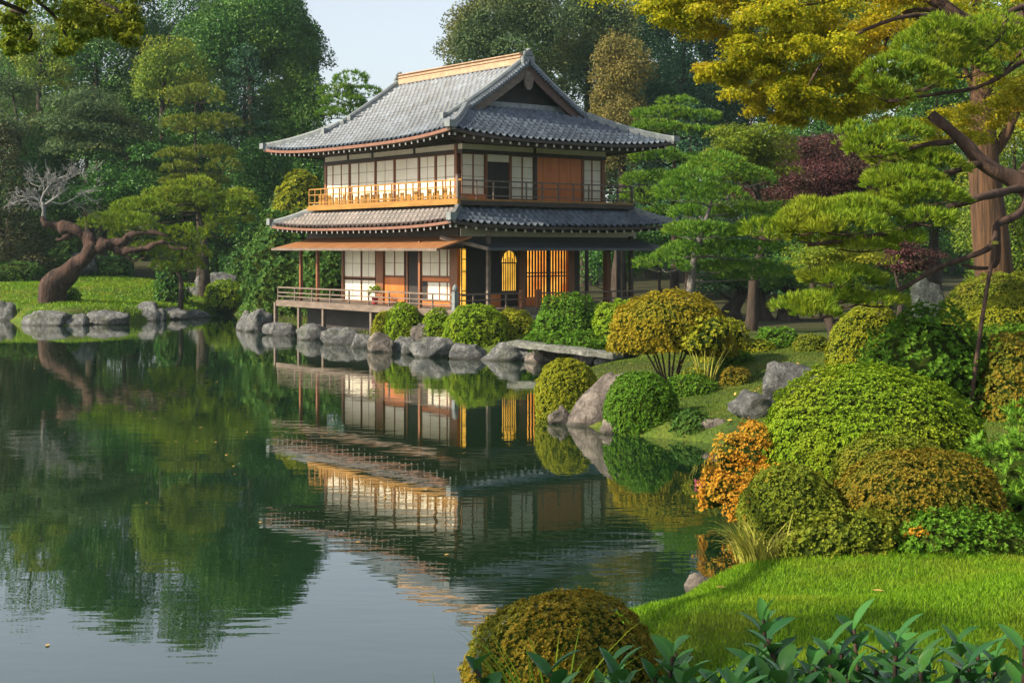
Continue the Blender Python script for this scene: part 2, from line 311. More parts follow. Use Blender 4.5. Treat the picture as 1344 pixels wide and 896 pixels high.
mm = N.new('ShaderNodeMix'); mm.data_type = 'RGBA'; mm.blend_type = 'MULTIPLY'; mm.inputs[0].default_value = .6; L.new(rg.outputs[0], mm.inputs[6])
r3 = _ramp(N, [((.45, .45, .4), .35), ((1.3, 1.3, 1.2), .65)]); L.new(n2.outputs[0], r3.inputs[0]); L.new(r3.outputs[0], mm.inputs[7])
mx = N.new('ShaderNodeMix'); mx.data_type = 'RGBA'; L.new(aN.outputs['Fac'], mx.inputs[0]); L.new(rs.outputs[0], mx.inputs[6]); L.new(mm.outputs[2], mx.inputs[7]); L.new(mx.outputs[2], P.inputs['Base Color'])
b = N.new('ShaderNodeBump'); b.inputs['Strength'].default_value = .9; b.inputs['Distance'].default_value = .05; L.new(n2.outputs[0], b.inputs['Height']); L.new(b.outputs[0], P.inputs['Normal'])
gme.materials.append(m); g_ob = ob('ground', gme); g_ob['kind'] = 'structure'

m, N, L, P = _mat('pond_water'); P.inputs['Base Color'].default_value = (.006, .021, .008, 1); P.inputs['Roughness'].default_value = .015; P.inputs['IOR'].default_value = 1.7
tc = N.new('ShaderNodeTexCoord')
def wave(scale, st, det, rot=0):
    mp = N.new('ShaderNodeMapping'); mp.inputs['Scale'].default_value = st; mp.inputs['Rotation'].default_value = (0, 0, rot); L.new(tc.outputs['Object'], mp.inputs[0])
    n = N.new('ShaderNodeTexNoise'); n.inputs['Scale'].default_value = scale; n.inputs['Detail'].default_value = det; n.inputs['Roughness'].default_value = .5; L.new(mp.outputs[0], n.inputs['Vector']); return n
w1 = wave(.9, (.55, 1.3, 1), 2, .15); w2 = wave(4.5, (.5, 1.4, 1), 1, -.1); w3 = wave(.09, (1, 1, 1), 2)
mr = N.new('ShaderNodeMapRange'); mr.inputs[1].default_value = .38; mr.inputs[2].default_value = .62; mr.inputs[3].default_value = .15; mr.inputs[4].default_value = 1.0; L.new(w3.outputs[0], mr.inputs[0])
b1 = N.new('ShaderNodeBump'); b1.inputs['Distance'].default_value = .0065; L.new(w1.outputs[0], b1.inputs['Height']); L.new(mr.outputs[0], b1.inputs['Strength'])
b2 = N.new('ShaderNodeBump'); b2.inputs['Distance'].default_value = .0016; L.new(w2.outputs[0], b2.inputs['Height']); L.new(mr.outputs[0], b2.inputs['Strength']); L.new(b1.outputs[0], b2.inputs['Normal'])
L.new(b2.outputs[0], P.inputs['Normal']); L.new(b2.outputs[0], P.inputs['Coat Normal']); P.inputs['Coat Weight'].default_value = .45; P.inputs['Coat Roughness'].default_value = .012; P.inputs['Coat IOR'].default_value = 1.7
wm = MB().add([(-60, -5, 0), (12, -5, 0), (12, 100, 0), (-60, 100, 0)], [(0, 1, 2, 3)]).build('pond_water', m); wm['kind'] = 'structure'

# ------------------------------------------------------------------ the teahouse
BO = np.array([-2.25, 54.0]); BA = R(38.4); BU = np.array([math.cos(BA), math.sin(BA)]); BV = np.array([-math.sin(BA), math.cos(BA)])
def lu(px, v):
    """distance along the right face where the sight line at px meets the plane at depth v"""
    k = (px-CX)/FPX; b = BO+BV*v; return (k*b[1]-b[0])/(BU[0]-k*BU[1])
def lv(px, u):
    k = (px-CX)/FPX; b = BO+BU*u; return (k*b[1]-b[0])/(BV[0]-k*BV[1])
def lground(u, v):
    p = BO+BU*u+BV*v; return gz(p[0], p[1])
house = thing('teahouse', 'two-storey wooden teahouse with grey tiled hip-and-gable roofs standing on the pond edge', 'teahouse', (BO[0], BO[1], 0), BA)

# --- tiled slopes
TS = .34
def tiled(name, D, frame, a0f, a1f, zf, mats, parent, course=.31):
    """frame(a, d)->(u,v); zf(a,d)->z ; one sheet of pantiles with real waves and steps"""
    nC = int(round(D/course)); rows = []
    for i in range(nC):
        rows += [(D*i/nC, .10), (D*(i+1)/nC-.001, .0)]
    amin = min(a0f(0), a0f(D)); amax = max(a1f(0), a1f(D))
    A = np.arange(math.floor(amin/TS)*TS, amax+TS, TS/6); V = []
    for d, h in rows:
        a = np.clip(A, a0f(d), a1f(d)); ph = A/TS*2*np.pi
        wv = (.06)*np.cos(ph)+.02*np.cos(2*ph+.6)
        u, v = frame(a, np.full_like(a, d)); V.append(np.stack([u, v, zf(a, np.full_like(a, d))+h+wv], -1))
    V = np.array(V); nr, nc = V.shape[:2]; ii = np.arange(nr*nc).reshape(nr, nc)
    q = np.stack([ii[:-1, :-1], ii[:-1, 1:], ii[1:, 1:], ii[1:, :-1]], -1).reshape(-1, 4)
    Vf = V.reshape(-1, 3); w = np.linalg.norm(Vf[q[:, 0]]-Vf[q[:, 1]], axis=1)+np.linalg.norm(Vf[q[:, 3]]-Vf[q[:, 2]], axis=1)
    q = q[w > .02]
    return ob(name, np_mesh(name, Vf, [q], mats=mats), parent)
U0, U1, V0, V1 = -.75, 11.4, -.75, 14.25; ZE = 8.43
def prof(d): return .43*d+.0275*d*d
def lift(a, lo, hi, s=.30):
    t = np.abs((a-(lo+hi)/2)/((hi-lo)/2)); return s*t**3.2
D1 = (U1-U0)/2; GV = 3.3; UM = (U0+U1)/2; RV0, RV1 = 2.05, 11.8
def zU(lo, hi): return lambda a, d: ZE+prof(d)+lift(a, lo, hi)*np.clip(1-d/4, 0, 1)
g0 = lambda d: min(V0+d, RV0) if d < GV else RV0
g1 = lambda d: max(V1-d, RV1) if d < GV else RV1
roof = tiled('roof', D1, lambda a, d: (U0+d, a), g0, g1, zU(V0, V1), [M['tile']], house)
tiled('roof_slope', D1, lambda a, d: (U1-d, a), g0, g1, zU(V0, V1), [M['tile']], roof)
tiled('roof_slope', GV+.2, lambda a, d: (a, V0+d), lambda d: U0+d, lambda d: U1-d, zU(U0, U1), [M['tile']], roof)
tiled('roof_slope', GV+.2, lambda a, d: (a, V1-d), lambda d: U0+d, lambda d: U1-d, zU(U0, U1), [M['tile']], roof)
ZR = ZE+float(prof(D1))
rb = MB()
for k, (w, h0, h1) in enumerate([(.30, -.10, .10), (.22, .10, .2), (.27, .2, .28), (.2, .28, .35), (.28, .35, .41)]):
    rb.box(UM-w, UM+w, RV0+.1+.02*k, RV1-.1-.02*k, ZR+h0, ZR+h1)
rg_ = rb.build('ridge', M['ridge'], roof, bevel=.02)
for v in (RV0+.02, RV1-.02):
    k = MB(); s = 1 if v > 5 else -1
    k.box(UM-.34, UM+.34, v, v+s*.16, ZR-.2, ZR+.25); k.box(UM-.24, UM+.24, v+s*.01, v+s*.14, ZR+.25, ZR+.47); k.box(UM-.07, UM+.07, v-s*.03, v+s*.24, ZR+.47, ZR+.58)
    k.build('ridge_ornament', M['hip'], roof, bevel=.04)
PRO = [(-.17, -.12), (.17, -.12), (.17, .06), (.13, .08), (.13, .16), (.08, .24), (-.08, .24), (-.13, .16), (-.13, .08), (-.17, .06)]
def hipline(c, sx, sy, n, D, lo, hi, z0, pf, ls, lf):
    pts = []
    for i in range(n+1):
        d = D*(1-i/n); a = lo+d
        pts.append((c[0]+sx*d, c[1]+sy*d, z0+pf(d)+float(lift(np.array(a), lo, hi, ls))*max(0, 1-d/lf)+.05))
    return pts
for c, sx, sy in [((U0, V0), 1, 1), ((U1, V0), -1, 1), ((U0, V1), 1, -1), ((U1, V1), -1, -1)]:
    k = MB(); p = hipline(c, sx, sy, 12, 2.75, U0, U1, ZE, lambda d: float(prof(d)), .3, 4); k.sweep(p, PRO)
    e = Vector(p[-1]); k.box(e.x-.17, e.x+.17, e.y-.17, e.y+.17, e.z-.02, e.z+.24); k.build('hip_ridge', M['hip'], roof)
for v, sv in ((RV0+.12, -1), (RV1-.12, 1)):      # descending ridges, bargeboards and gable walls
    for s in (-1, 1):
        k = MB(); pts = [(UM+s*(D1-d)*1.0, v, ZE+float(prof(d))+.06) for d in np.linspace(D1-.15, 1.75, 14)]
        k.sweep(pts, PRO); e = Vector(pts[-1]); k.box(e.x-.11, e.x+.11, e.y-.13, e.y+.13, e.z-.1, e.z+.32); k.build('descending_ridge', M['hip'], roof)
        k = MB()
        ds = np.linspace(D1+.02, 2.7, 14)
        for i in range(len(ds)-1):      # tiles capping the verge: short round ends, pale in a row
            for j in (0, 1):
                d = ds[i]*(1-j/2)+ds[i+1]*j/2; x = UM+s*(D1-d); z = ZE+float(prof(d)); k.box(x-.1, x+.02, v+sv*.14, v+sv*.36, z-.07, z+.07)
        k.build('verge_tiles', M['tile'], roof)
        k = MB(); th = .34
        for i in range(len(ds)-1):
            V = []
            for d, hh in ((ds[i], .36+.1*(1-(i)/12)), (ds[i+1], .36+.1*(1-(i+1)/12))):
                x = UM+s*(D1-d); z = ZE+float(prof(d))-.09; V += [(x, v+sv*.22, z), (x, v+sv*.22, z-hh), (x, v+sv*.12, z-hh), (x, v+sv*.12, z)]
            k.add(V, [(0, 1, 5, 4), (1, 2, 6, 5), (2, 3, 7, 6), (3, 0, 4, 7)])
        k.build('bargeboard', M['barge'] if s > 0 else M['weathered'], roof)
    vv = v-sv*.42; k = MB(); hw = D1-GV+.3; zb = ZE+float(prof(GV))-.25
    k.add([(UM-hw, vv, zb), (UM+hw, vv, zb), (UM, vv, ZR-.1)], [(0, 1, 2)]); k.build('gable_wall', M['dark'], roof)
    k = MB().box(UM-hw-.1, UM+hw+.1, vv+sv*.02, vv+sv*.3, zb+.16, zb+.40); k.build('gable_sill', M['hip'], roof)
    k = MB()
    n = 10; V = [(UM+.26*math.cos(t), v+sv*.26, ZR-.75+.36*math.sin(t)*(1 if math.sin(t) > 0 else 1.3)) for t in np.linspace(0, 2*math.pi, n, endpoint=False)]
    V += [(a, v+sv*.2, c) for a, b_, c in V]
    k.add(V, [tuple(range(n)), tuple(range(2*n-1, n-1, -1))]+[(i, (i+1) % n, n+(i+1) % n, n+i) for i in range(n)]); k.build('gable_pendant', M['weathered'], roof)
# --- eave underside, fascia and rafters
def eave(U0, U1, V0, V1, z0, ins, dz, ls, fw, fmats, soff, parent, nraf, raf_len, tipmat, drop=.1):
    def zz(a, lo, hi): return z0+float(lift(np.array(a), lo, hi, ls))
    sides = [('L', lambda a, d: (U0+d, a), V0, V1), ('F', lambda a, d: (a, V0+d), U0, U1), ('R', lambda a, d: (U1-d, a), V0, V1), ('B', lambda a, d: (a, V1-d), U0, U1)]
    for nm, fr, lo, hi in sides:
        k = MB(); n = 24; As = np.linspace(lo, hi, n+1); V = []; F = []
        for i, a in enumerate(As):
            z = zz(a, lo, hi)
            for d, zo in ((-.03, .03), (-.03, -fw), (.12, -fw), (.12, .0)):
                aa = min(max(a, lo+d), hi-d); V.append((*fr(aa, d), z+zo))
        for i in range(n):
            for j in range(4): F.append((i*4+j, i*4+(j+1) % 4, i*4+4+(j+1) % 4, i*4+4+j))
        k.add(V, F); k.build('fascia', fmats[nm], parent)
        k = MB(); V = []
        for a in As:
            z = zz(a, lo, hi); V.append((*fr(min(max(a, lo+.1), hi-.1), .1), z-fw*.6)); V.append((*fr(min(max(a, lo+ins), hi-ins), ins), z0+dz))
        k.add(V, [(2*i, 2*i+1, 2*i+3, 2*i+2) for i in range(n)]); k.build('soffit', soff, parent)
        if nm in 'LF':
            me = None; nr = nraf[nm]
            for i in range(nr):
                a = lo+.35+(hi-lo-.7)*i/(nr-1); u, v = fr(a, .2)
                if me is None:
                    q = MB(); q.box(-.045, .045, 0, raf_len, -.1, 0, 0); q.add([(-.05, -.012, -.105), (.05, -.012, -.105), (.05, -.012, .005), (-.05, -.012, .005)], [(0, 1, 2, 3)], 1)
                    o = q.build('rafter', [M['darkwood'], tipmat], parent); me = o.data
                else: o = ob('rafter', me, parent)
                o.location = (u, v, zz(a, lo, hi)-fw-.02); o.rotation_euler = (R(3), 0, R(-90) if nm == 'L' else 0)
eave(U0, U1, V0, V1, ZE, 2.2, .12, .30, .09, {'L': M['fascia_lit'], 'F': M['darkwood'], 'R': M['darkwood'], 'B': M['darkwood']}, M['darkwood'], roof, {'L': 34, 'F': 26}, 1.9, M['white'])
# --- upper storey walls
UW, VW, UWE, VWE = 1.4, 1.4, 9.25, 12.25
def panelL(name, pa, pb, z0, z1, u, mat, parent, proud=0, th=.05):
    a, b = lv(pa, u), lv(pb, u); return MB().box(u-proud-th, u-proud, a, b, z0, z1).build(name, mat, parent)
def panelF(name, pa, pb, z0, z1, v, mat, parent, proud=0, th=.05):
    a, b = lu(pa, v), lu(pb, v); return MB().box(a, b, v-proud-th, v-proud, z0, z1).build(name, mat, parent)
def shoji(side, pa, pb, z0, z1, plane, parent, nx=2, nz=4, frame=None, rail=.0):
    f = lv if side == 'L' else lu; a, b = sorted((f(pa, plane), f(pb, plane)))
    def bx(k, x0, x1, z0_, z1_, p0, p1):
        if side == 'L': k.box(plane-p1, plane-p0, x0, x1, z0_, z1_)
        else: k.box(x0, x1, plane-p1, plane-p0, z0_, z1_)
    k = MB(); bx(k, a+.012, b-.012, z0+.01, z1-.01, .02, .035); o = k.build('shoji_screen', M['paper'], parent)
    k = MB(); w = .035
    bx(k, a, a+w, z0, z1, .0, .055); bx(k, b-w, b, z0, z1, .0, .055); bx(k, a+w, b-w, z0, z0+w*2, .0, .053); bx(k, a+w, b-w, z1-w, z1, .0, .053)
    k.build('frame', frame or M['post'], o)
    k = MB(); t = .009
    for i in range(1, nx): x = a+(b-a)*i/nx; bx(k, x-t, x+t, z0+w, z1-w, .036, .044)
    for i in range(1, nz): z = z0+(z1-z0)*i/nz; bx(k, a+w, b-w, z-t, z+t, .036, .042)
    k.build('lattice', M['weathered'], o)
    return o
up = MB()
up.box(UW, UWE, VW, VWE, 8.05, 8.62); up.box(UW+.1, UW+.22, VW+.1, VWE, 5.9, 8.05); up.box(UW+.22, UWE, VW+.1, VW+.22, 5.9, 8.05); up.box(UWE-.15, UWE, VW+.22, VWE, 5.9, 8.05); up.box(UW+.22, UWE-.15, VWE-.15, VWE, 5.9, 8.05)
up.build('upper_wall', M['dark'], house)
for s, (a, b) in (('L', (VW, VWE)), ('F', (UW, UWE))):
    for z0, z1, mt, pr, nm in ((8.36, 8.52, 'darkwood', .10, 'wall_plate'), (8.12, 8.34, 'plaster', .03, 'frieze'), (7.96, 8.11, 'darkwood', .08, 'lintel'), (5.98, 6.07, 'post', .06, 'sill_beam')):
        k = MB()
        if s == 'L': k.box(UW-pr, UW-.001, a-pr*.99, b, z0, z1)
        else: k.box(a, b, VW-pr, VW-.001, z0, z1)
        k.build(nm, M[mt], house)
    for px in ((600, 573, 551, 519, 494, 460, 429) if s == 'L' else (603, 637, 668.5, 701.5, 763, 790.5)):
        c = lv(px, UW) if s == 'L' else lu(px, VW); w = .085 if px in (600, 603, 429, 701.5, 790.5) else .05; k = MB()
        top = 7.955 if px not in (600, 603) else 8.355
        if s == 'L': k.box(UW-.09, UW+.06, c-w, c+w, 5.97, top)
        else: k.box(c-w, c+w, VW-.09, VW+.06, 5.97, top)
        if not (s == 'F' and px == 603): k.build('post', M['post'] if px not in (701.5,) else M['darkwood'], house)
    for px in ((545, 490, 458) if s == 'L' else (701,)):
        c = lv(px, UW) if s == 'L' else lu(px, VW); k = MB()
        k.box(UW-.07, UW, c-.06, c+.06, 8.115, 8.355) if s == 'L' else k.box(c-.06, c+.06, VW-.07, VW, 8.115, 8.355); k.build('frieze_stud', M['darkwood'], house)
for a, b in ((598, 586), (586, 574), (572, 552), (550, 520), (518, 495), (493, 472), (472, 461), (459, 449), (449, 438), (438, 430)):
    shoji('L', a, b, 6.08, 7.95, UW, house, 2 if abs(a-b) > 14 else 1, 4)
for a, b in ((605, 620), (620, 635), (670, 684.5), (684.5, 699), (765, 776), (776, 788)): shoji('F', a, b, 6.08, 7.95, VW, house, 1, 4)
panelF('transom', 638, 667, 7.66, 7.95, VW, M['paper'], house)
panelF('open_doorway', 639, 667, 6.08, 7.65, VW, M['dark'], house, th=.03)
for a, b in ((703.5, 712), (712, 733), (733, 748), (748, 762)): panelF('wood_door', a+.2, b-.2, 6.08, 7.95, VW, M['door'], house)
panelF('skirting_board', 606, 636, 6.08, 6.3, VW, M['door'], house, proud=.055, th=.02)
# --- balcony
B0, BUE, BVE = .5, 10.1, 12.3
bal = MB().box(B0, BUE, B0, BVE, 5.96, 6.06).build('balcony_floor', M['gold'], house)
k = MB(); k.box(B0-.06, B0+.1, B0-.06, BVE, 5.82, 5.99); k.build('edge_beam', M['gold'], bal)
k = MB(); k.box(B0+.1, BUE, B0-.06, B0+.1, 5.80, 5.985); k.build('edge_beam', M['darkwood'], bal)  # same balcony wood, shade of the front put into a darker material
MB().box(B0+.45, B0+.55, B0+.5, BVE-.3, 5.5, 5.96).build('balcony_wall', M['door'], house)
MB().box(B0+.55, BUE-.3, B0+.45, B0+.55, 5.5, 5.96).build('balcony_wall', M['dark'], house)
def railing(name, side, plane, a, b, z, h, n, mat, parent, mids=(), short=True, w=.05, extra=0):
    k = MB(); pt = (lambda t, zz: (plane, t, zz)) if side == 'L' else (lambda t, zz: (t, plane, zz))
    k.bar(pt(a-extra, z+h), pt(b, z+h), w*1.2, w*1.1)
    for mz in mids: k.bar(pt(a, z+mz), pt(b, z+mz), w*.7, w*.9)
    o = k.build(name, mat, parent); me = None
    for i in range(n+1):
        t = a+(b-a)*i/n
        if me is None:
            q = MB().box(-w*.5, w*.5, -w*.5, w*.5, 0, h-w*.56); pk = q.build('baluster', mat, o); me = pk.data
        else: pk = ob('baluster', me, o)
        pk.location = pt(t, z+.001)
    return o
railing('balcony_railing', 'L', B0+.03, B0, BVE-.05, 6.06, .74, 22, M['gold'], house, (.12, .48), extra=.25)
railing('balcony_railing', 'F', B0+.03, B0+.1, BUE, 6.06, .74, 11, M['weathered'], house, (.14, .50))  # balcony wood again, its shade put into the duller material
railing('balcony_railing', 'L', BUE-.03, B0+.1, 6, 6.06, .74, 6, M['weathered'], house, (.14, .50))
k = MB().box(B0-.04, B0+.1, B0-.04, B0+.1, 6.062, 6.98).box(B0-.07, B0+.13, B0-.07, B0+.13, 6.98, 7.02); k.build('corner_post', M['weathered'], house, bevel=.02)
gl = MB()          # slatted golden boards seen through the left rail
t = B0+.5
random.seed(4)
while t < BVE-.5:
    w = random.uniform(.12, .34); gl.box(UW-.62, UW-.59, t, t+w, 6.065, 6.065+random.uniform(.28, .46)); t += w+random.uniform(.05, .3)
gl.build('balcony_boards', M['gold'], house)
# --- lower tiled skirt roof
SU0, SU1, SV0, SV1, SZ, SD = -.6, 11.55, -.6, 13.9, 4.92, 1.7
def prof2(d): return .5*d+.05*d*d
def zS(lo, hi): return lambda a, d: SZ+prof2(d)+lift(a, lo, hi, .2)*np.clip(1-d/1.7, 0, 1)
skirt = tiled('skirt_roof', SD, lambda a, d: (SU0+d, a), lambda d: SV0+d, lambda d: SV1-d, zS(SV0, SV1), [M['tile_warm']], house)
tiled('roof_slope', SD, lambda a, d: (SU1-d, a), lambda d: SV0+d, lambda d: SV1-d, zS(SV0, SV1), [M['tile']], skirt)
tiled('roof_slope', SD, lambda a, d: (a, SV0+d), lambda d: SU0+d, lambda d: SU1-d, zS(SU0, SU1), [M['tile']], skirt)
tiled('roof_slope', SD, lambda a, d: (a, SV1-d), lambda d: SU0+d, lambda d: SU1-d, zS(SU0, SU1), [M['tile']], skirt)
for c, sx, sy in [((SU0, SV0), 1, 1), ((SU1, SV0), -1, 1), ((SU0, SV1), 1, -1), ((SU1, SV1), -1, -1)]:
    k = MB(); p = hipline(c, sx, sy, 8, SD-.05, SU0, SU1, SZ, lambda d: float(prof2(d)), .2, 1.7); k.sweep(p, [(a*.9, b*.9) for a, b in PRO])
    e = Vector(p[-1]); k.box(e.x-.15, e.x+.15, e.y-.15, e.y+.15, e.z, e.z+.3); e = Vector(p[0]); k.box(e.x-.2, e.x+.2, e.y-.2, e.y+.2, e.z, e.z+.2); k.build('hip_ridge', M['hip'], skirt)
eave(SU0, SU1, SV0, SV1, SZ, 1.5, .1, .2, .08, {'L': M['fascia_lit'], 'F': M['darkwood'], 'R': M['darkwood'], 'B': M['darkwood']}, M['darkwood'], skirt, {'L': 32, 'F': 24}, 1.3, M['white'])
# frieze band between the skirt roof and the awning
for s in 'LF':
    k = MB(); k.box(.82, .9, .9, 13, 4.5, 5.05) if s == 'L' else k.box(.9, 10.6, .82, .9, 4.5, 5.05); k.build('frieze', M['darkwood'] if s == 'L' else M['plaster'], house)
# --- awnings
def awning(name, mat, V, parent, th=.07):
    k = MB(); n = len(V); W = [(x, y, z-th) for x, y, z in V]
    k.add(V+W, [tuple(range(n)), tuple(range(2*n-1, n-1, -1))]+[(i, n+i, n+(i+1) % n, (i+1) % n) for i in range(n)]); return k.build(name, mat, parent)
aw = awning('awning', M['awnL'], [(-.6, .35, 4.06), (.8, -.05, 4.55), (.8, 12.6, 4.55), (-.6, 13.7, 4.08)], house)
MB().sweep([(-.62, .3, 4.01), (-.62, 13.72, 4.03)], [(-.05, -.05), (.05, -.05), (.05, .06), (-.05, .06)]).build('edge_board', M['weathered'], aw)
aw = awning('awning', M['awnR'], [(1.3, -.45, 4.06), (11.35, -.45, 4.06), (10.2, .8, 4.55), (.85, .8, 4.55)], house)
MB().sweep([(1.25, -.47, 4.02), (11.38, -.47, 4.02)], [(-.04, -.05), (.04, -.05), (.04, .05), (-.04, .05)]).build('edge_board', M['awnR'], aw)
MB().bar((1.3, -.5, 4.04), (.0, 1.0, 4.5), .06, .14).build('rake_board', M['weathered'], aw)
awning('awning', M['awnR'], [(11.35, -.45, 4.06), (11.35, 13.6, 4.06), (10.2, 12.6, 4.55), (10.2, .8, 4.55)], house)
# --- ground floor
DK = 1.63
deck = MB().box(0, 11.1, 0, 14.4, DK-.11, DK).build('deck', M['weathered'], house)
MB().box(-.04, .08, -.04, 14.42, DK-.28, DK-.02).build('edge_beam', M['weathered'], deck)
MB().box(.08, 11.1, -.04, .08, DK-.28, DK-.02).build('edge_beam', M['weathered'], deck)
GU, GW = 1.6, 1.6; GVE = lv(452, GU); GUE = lu(760, GW)
k = MB(); k.box(GU+.12, GU+.2, GW+.12, GVE, DK, 4.6); k.box(GU+.2, GUE, GVE-.1, GVE, DK, 4.6); k.box(GUE-.1, GUE, GW+.12, GVE-.1, DK, 4.6); k.box(GU+.2, GUE-.1, GW+.12, GW+.2, DK, 4.6)
k.build('lower_wall', M['dark'], house)
MB().box(.9, 10.3, .9, 12.4, 4.6, 4.7).build('veranda_ceiling', M['darkwood'], house)
MB().box(GU+.0, GU+.11, GW, GVE, 4.06, 4.58).build('lintel', M['darkwood'], house); MB().box(GU+.11, GUE, GW, GW+.11, 4.06, 4.58).build('lintel', M['darkwood'], house)
zt = 4.05
for a, b in ((475, 453), (494, 476)):
    shoji('L', a, b, 2.72, zt, GU, house, 2, 2); shoji('L', a, b, DK+.02, 2.66, GU, house, 2, 3)
panelL('post', 506, 497, DK, zt, GU, M['post'], house, th=.14); panelL('post', 453.5, 451, DK, zt, GU, M['post'], house, th=.12)
for a, b in ((532, 519), (519, 506)):
    shoji('L', a, b, 2.82, zt, GU, house, 1, 2); panelL('wood_door', a, b, DK+.02, 2.8, GU, M['door'], house)
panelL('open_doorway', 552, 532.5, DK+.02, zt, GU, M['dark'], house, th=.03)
panelL('door_post', 537, 535, DK+.02, zt, GU, M['post'], house, proud=.03)
for a, b in ((593, 588), (588, 578), (578, 554)): shoji('L', a, b, 2.85, zt, GU, house, 1 if abs(a-b) < 12 else 2, 2)
panelL('wood_door', 594, 553, 2.68, 2.83, GU, M['door'], house); panelL('dark_panel', 562, 553, DK+.12, 2.67, GU, M['dark'], house, th=.04)
for a, b in ((593, 588), (588, 578), (578, 562)): shoji('L', a, b, DK+.22, 2.67, GU, house, 1, 3)
panelL('skirting_board', 594, 553, DK+.02, DK+.2, GU, M['door'], house)
panelL('post', 604, 594, DK, zt, GU, M['post'], house, th=.16)
k = MB(); x0, x1 = lu(604.5, GW), lu(611, GW); k.box(x0, x1, GW-.05, GW, DK+.1, zt); o = k.build('lit_sidelight', M['glow2'], house)
k = MB(); [k.box(x0-.01, x1+.01, GW-.075, GW-.052, z, z+.04) for z in (1.7, 2.1, 2.3, 3.1, 3.6, 4.0)]; k.box(x0-.02, x0+.03, GW-.08, GW-.051, DK+.1, zt); k.box(x1-.03, x1+.02, GW-.08, GW-.051, DK+.1, zt); k.build('frame', M['darkwood'], o)
panelF('wall_panel', 612, 656, DK, zt, GW, M['dark'], house, th=.04)
# the arched lit window
x0, x1 = lu(656.5, GW), lu(678, GW); xm = (x0+x1)/2; hw = (x1-x0)/2; zb, zs = 2.25, 3.45
arc = [(xm+hw*math.cos(t), zs+.55*math.sin(t)) for t in np.linspace(0, math.pi, 13)]
k = MB(); k.add([(x0, GW-.02, zb), (x1, GW-.02, zb)]+[(x, GW-.02, z) for x, z in arc], [tuple(range(15))]); o = k.build('arched_window', M['glow2'], house)
k = MB()
for i in range(9):
    x = x0+.06+(x1-x0-.12)*i/8; zz = zs+.55*math.sqrt(max(0, 1-((x-xm)/hw)**2)); k.box(x-.016, x+.016, GW-.05, GW-.022, zb, zz-(0 if i % 2 else .3))
k.box(x0, x1, GW-.056, GW-.051, zs-.02, zs+.03)
pa = [(x, GW-.05, z) for x, z in arc]; [k.bar(pa[i], pa[i+1], .05, .05) for i in range(12)]; k.bar((x0, GW-.05, zb), (x0, GW-.05, zs), .05, .05); k.bar((x1, GW-.05, zb), (x1, GW-.05, zs), .05, .05); k.bar((x0-.1, GW-.06, zb), (x1+.1, GW-.06, zb), .08, .07)
k.build('window_bars', M['darkwood'], o)
panelF('wall_panel', 640, 656, DK, 2.2, GW, M['door'], house, proud=.045, th=.02)
panelF('post', 679.5, 687, DK, zt, GW, M['post'], house, th=.16)
panelF('wood_door', 687.5, 700, DK, 2.0, GW, M['door'], house, proud=.09, th=.02)
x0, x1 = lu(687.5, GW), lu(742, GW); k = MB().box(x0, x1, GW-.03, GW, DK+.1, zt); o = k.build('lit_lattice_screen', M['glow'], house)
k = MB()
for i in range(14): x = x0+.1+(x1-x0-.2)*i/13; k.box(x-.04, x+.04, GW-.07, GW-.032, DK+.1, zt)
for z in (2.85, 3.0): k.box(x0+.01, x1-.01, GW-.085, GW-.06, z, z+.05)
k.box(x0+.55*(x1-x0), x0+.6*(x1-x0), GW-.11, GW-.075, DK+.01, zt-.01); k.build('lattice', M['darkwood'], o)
panelF('post', 743, 751, DK, zt, GW, M['post'], house, th=.16); panelF('wall_panel', 751.5, 760, DK, zt, GW, M['darkwood'], house, th=.05)
for px, u in ((395, .35), (417, .35), (551.5, .12)):
    c = lv(px, u); MB().box(u-.065, u+.065, c-.065, c+.065, DK, 4.35).build('veranda_post', M['post'], house)
for px, v, w, mt in ((641, .12, .07, 'weathered'), (796.5, 1.5, .12, 'post'), (828, .5, .08, 'darkwood'), (812, 7, .08, 'darkwood'), (770, 7, .07, 'darkwood')):
    c = lu(px, v); MB().box(c-w, c+w, v-w, v+w, DK, 4.6).build('veranda_post', M[mt], house)
MB().box(lu(762, 1.5), lu(832, 1.5), 1.42, 1.58, 4.0, 4.59).build('lintel', M['darkwood'], house)
railing('deck_railing', 'L', .05, .0, 14.35, DK, .6, 9, M['weathered'], house, (.18, .36), w=.06)
g1_ = lu(685, .05)
railing('deck_railing', 'F', .05, .12, g1_, DK, .6, 4, M['weathered'], house, (.36,), w=.06)
g2_ = lu(706, .05)
railing('deck_railing', 'F', .05, g2_, 11.1, DK, .58, 5, M['weathered'], house, (.30,), w=.06)
for g in (g1_, g2_): MB().box(g-.09, g+.09, -.04, .14, DK, DK+.74).build('gate_post', M['post'], house)
k = MB().box(-.05, .15, -.05, .15, DK-.4, DK+.72); n = 10
for r0, z0_, r1, z1_ in ((.06, .72, .12, .8), (.12, .8, .12, .88), (.12, .88, .02, 1.02)):
    V = [(.05+r0*math.cos(2*math.pi*i/n), .05+r0*math.sin(2*math.pi*i/n), DK+z0_) for i in range(n)]+[(.05+r1*math.cos(2*math.pi*i/n), .05+r1*math.sin(2*math.pi*i/n), DK+z1_) for i in range(n)]
    k.add(V, [(i, (i+1) % n, n+(i+1) % n, n+i) for i in range(n)])
k.build('newel_post', M['hip'], house)
for u, v in [(.1, lv(px, .1)) for px in (362, 393, 425, 488, 540)]+[(lu(px, .1), .1) for px in (641, 690, 750, 820)]+[(u, v) for u in (2, 5, 8) for v in (4, 8, 13)]:
    MB().box(u-.075, u+.075, v-.075, v+.075, lground(u, v)-.3, DK-.12).build('deck_post', M['weathered'], house)
MB().box(1.2, 10.6, 1.2, 13.6, .2, DK-.12).build('foundation_wall', M['dark'], house)
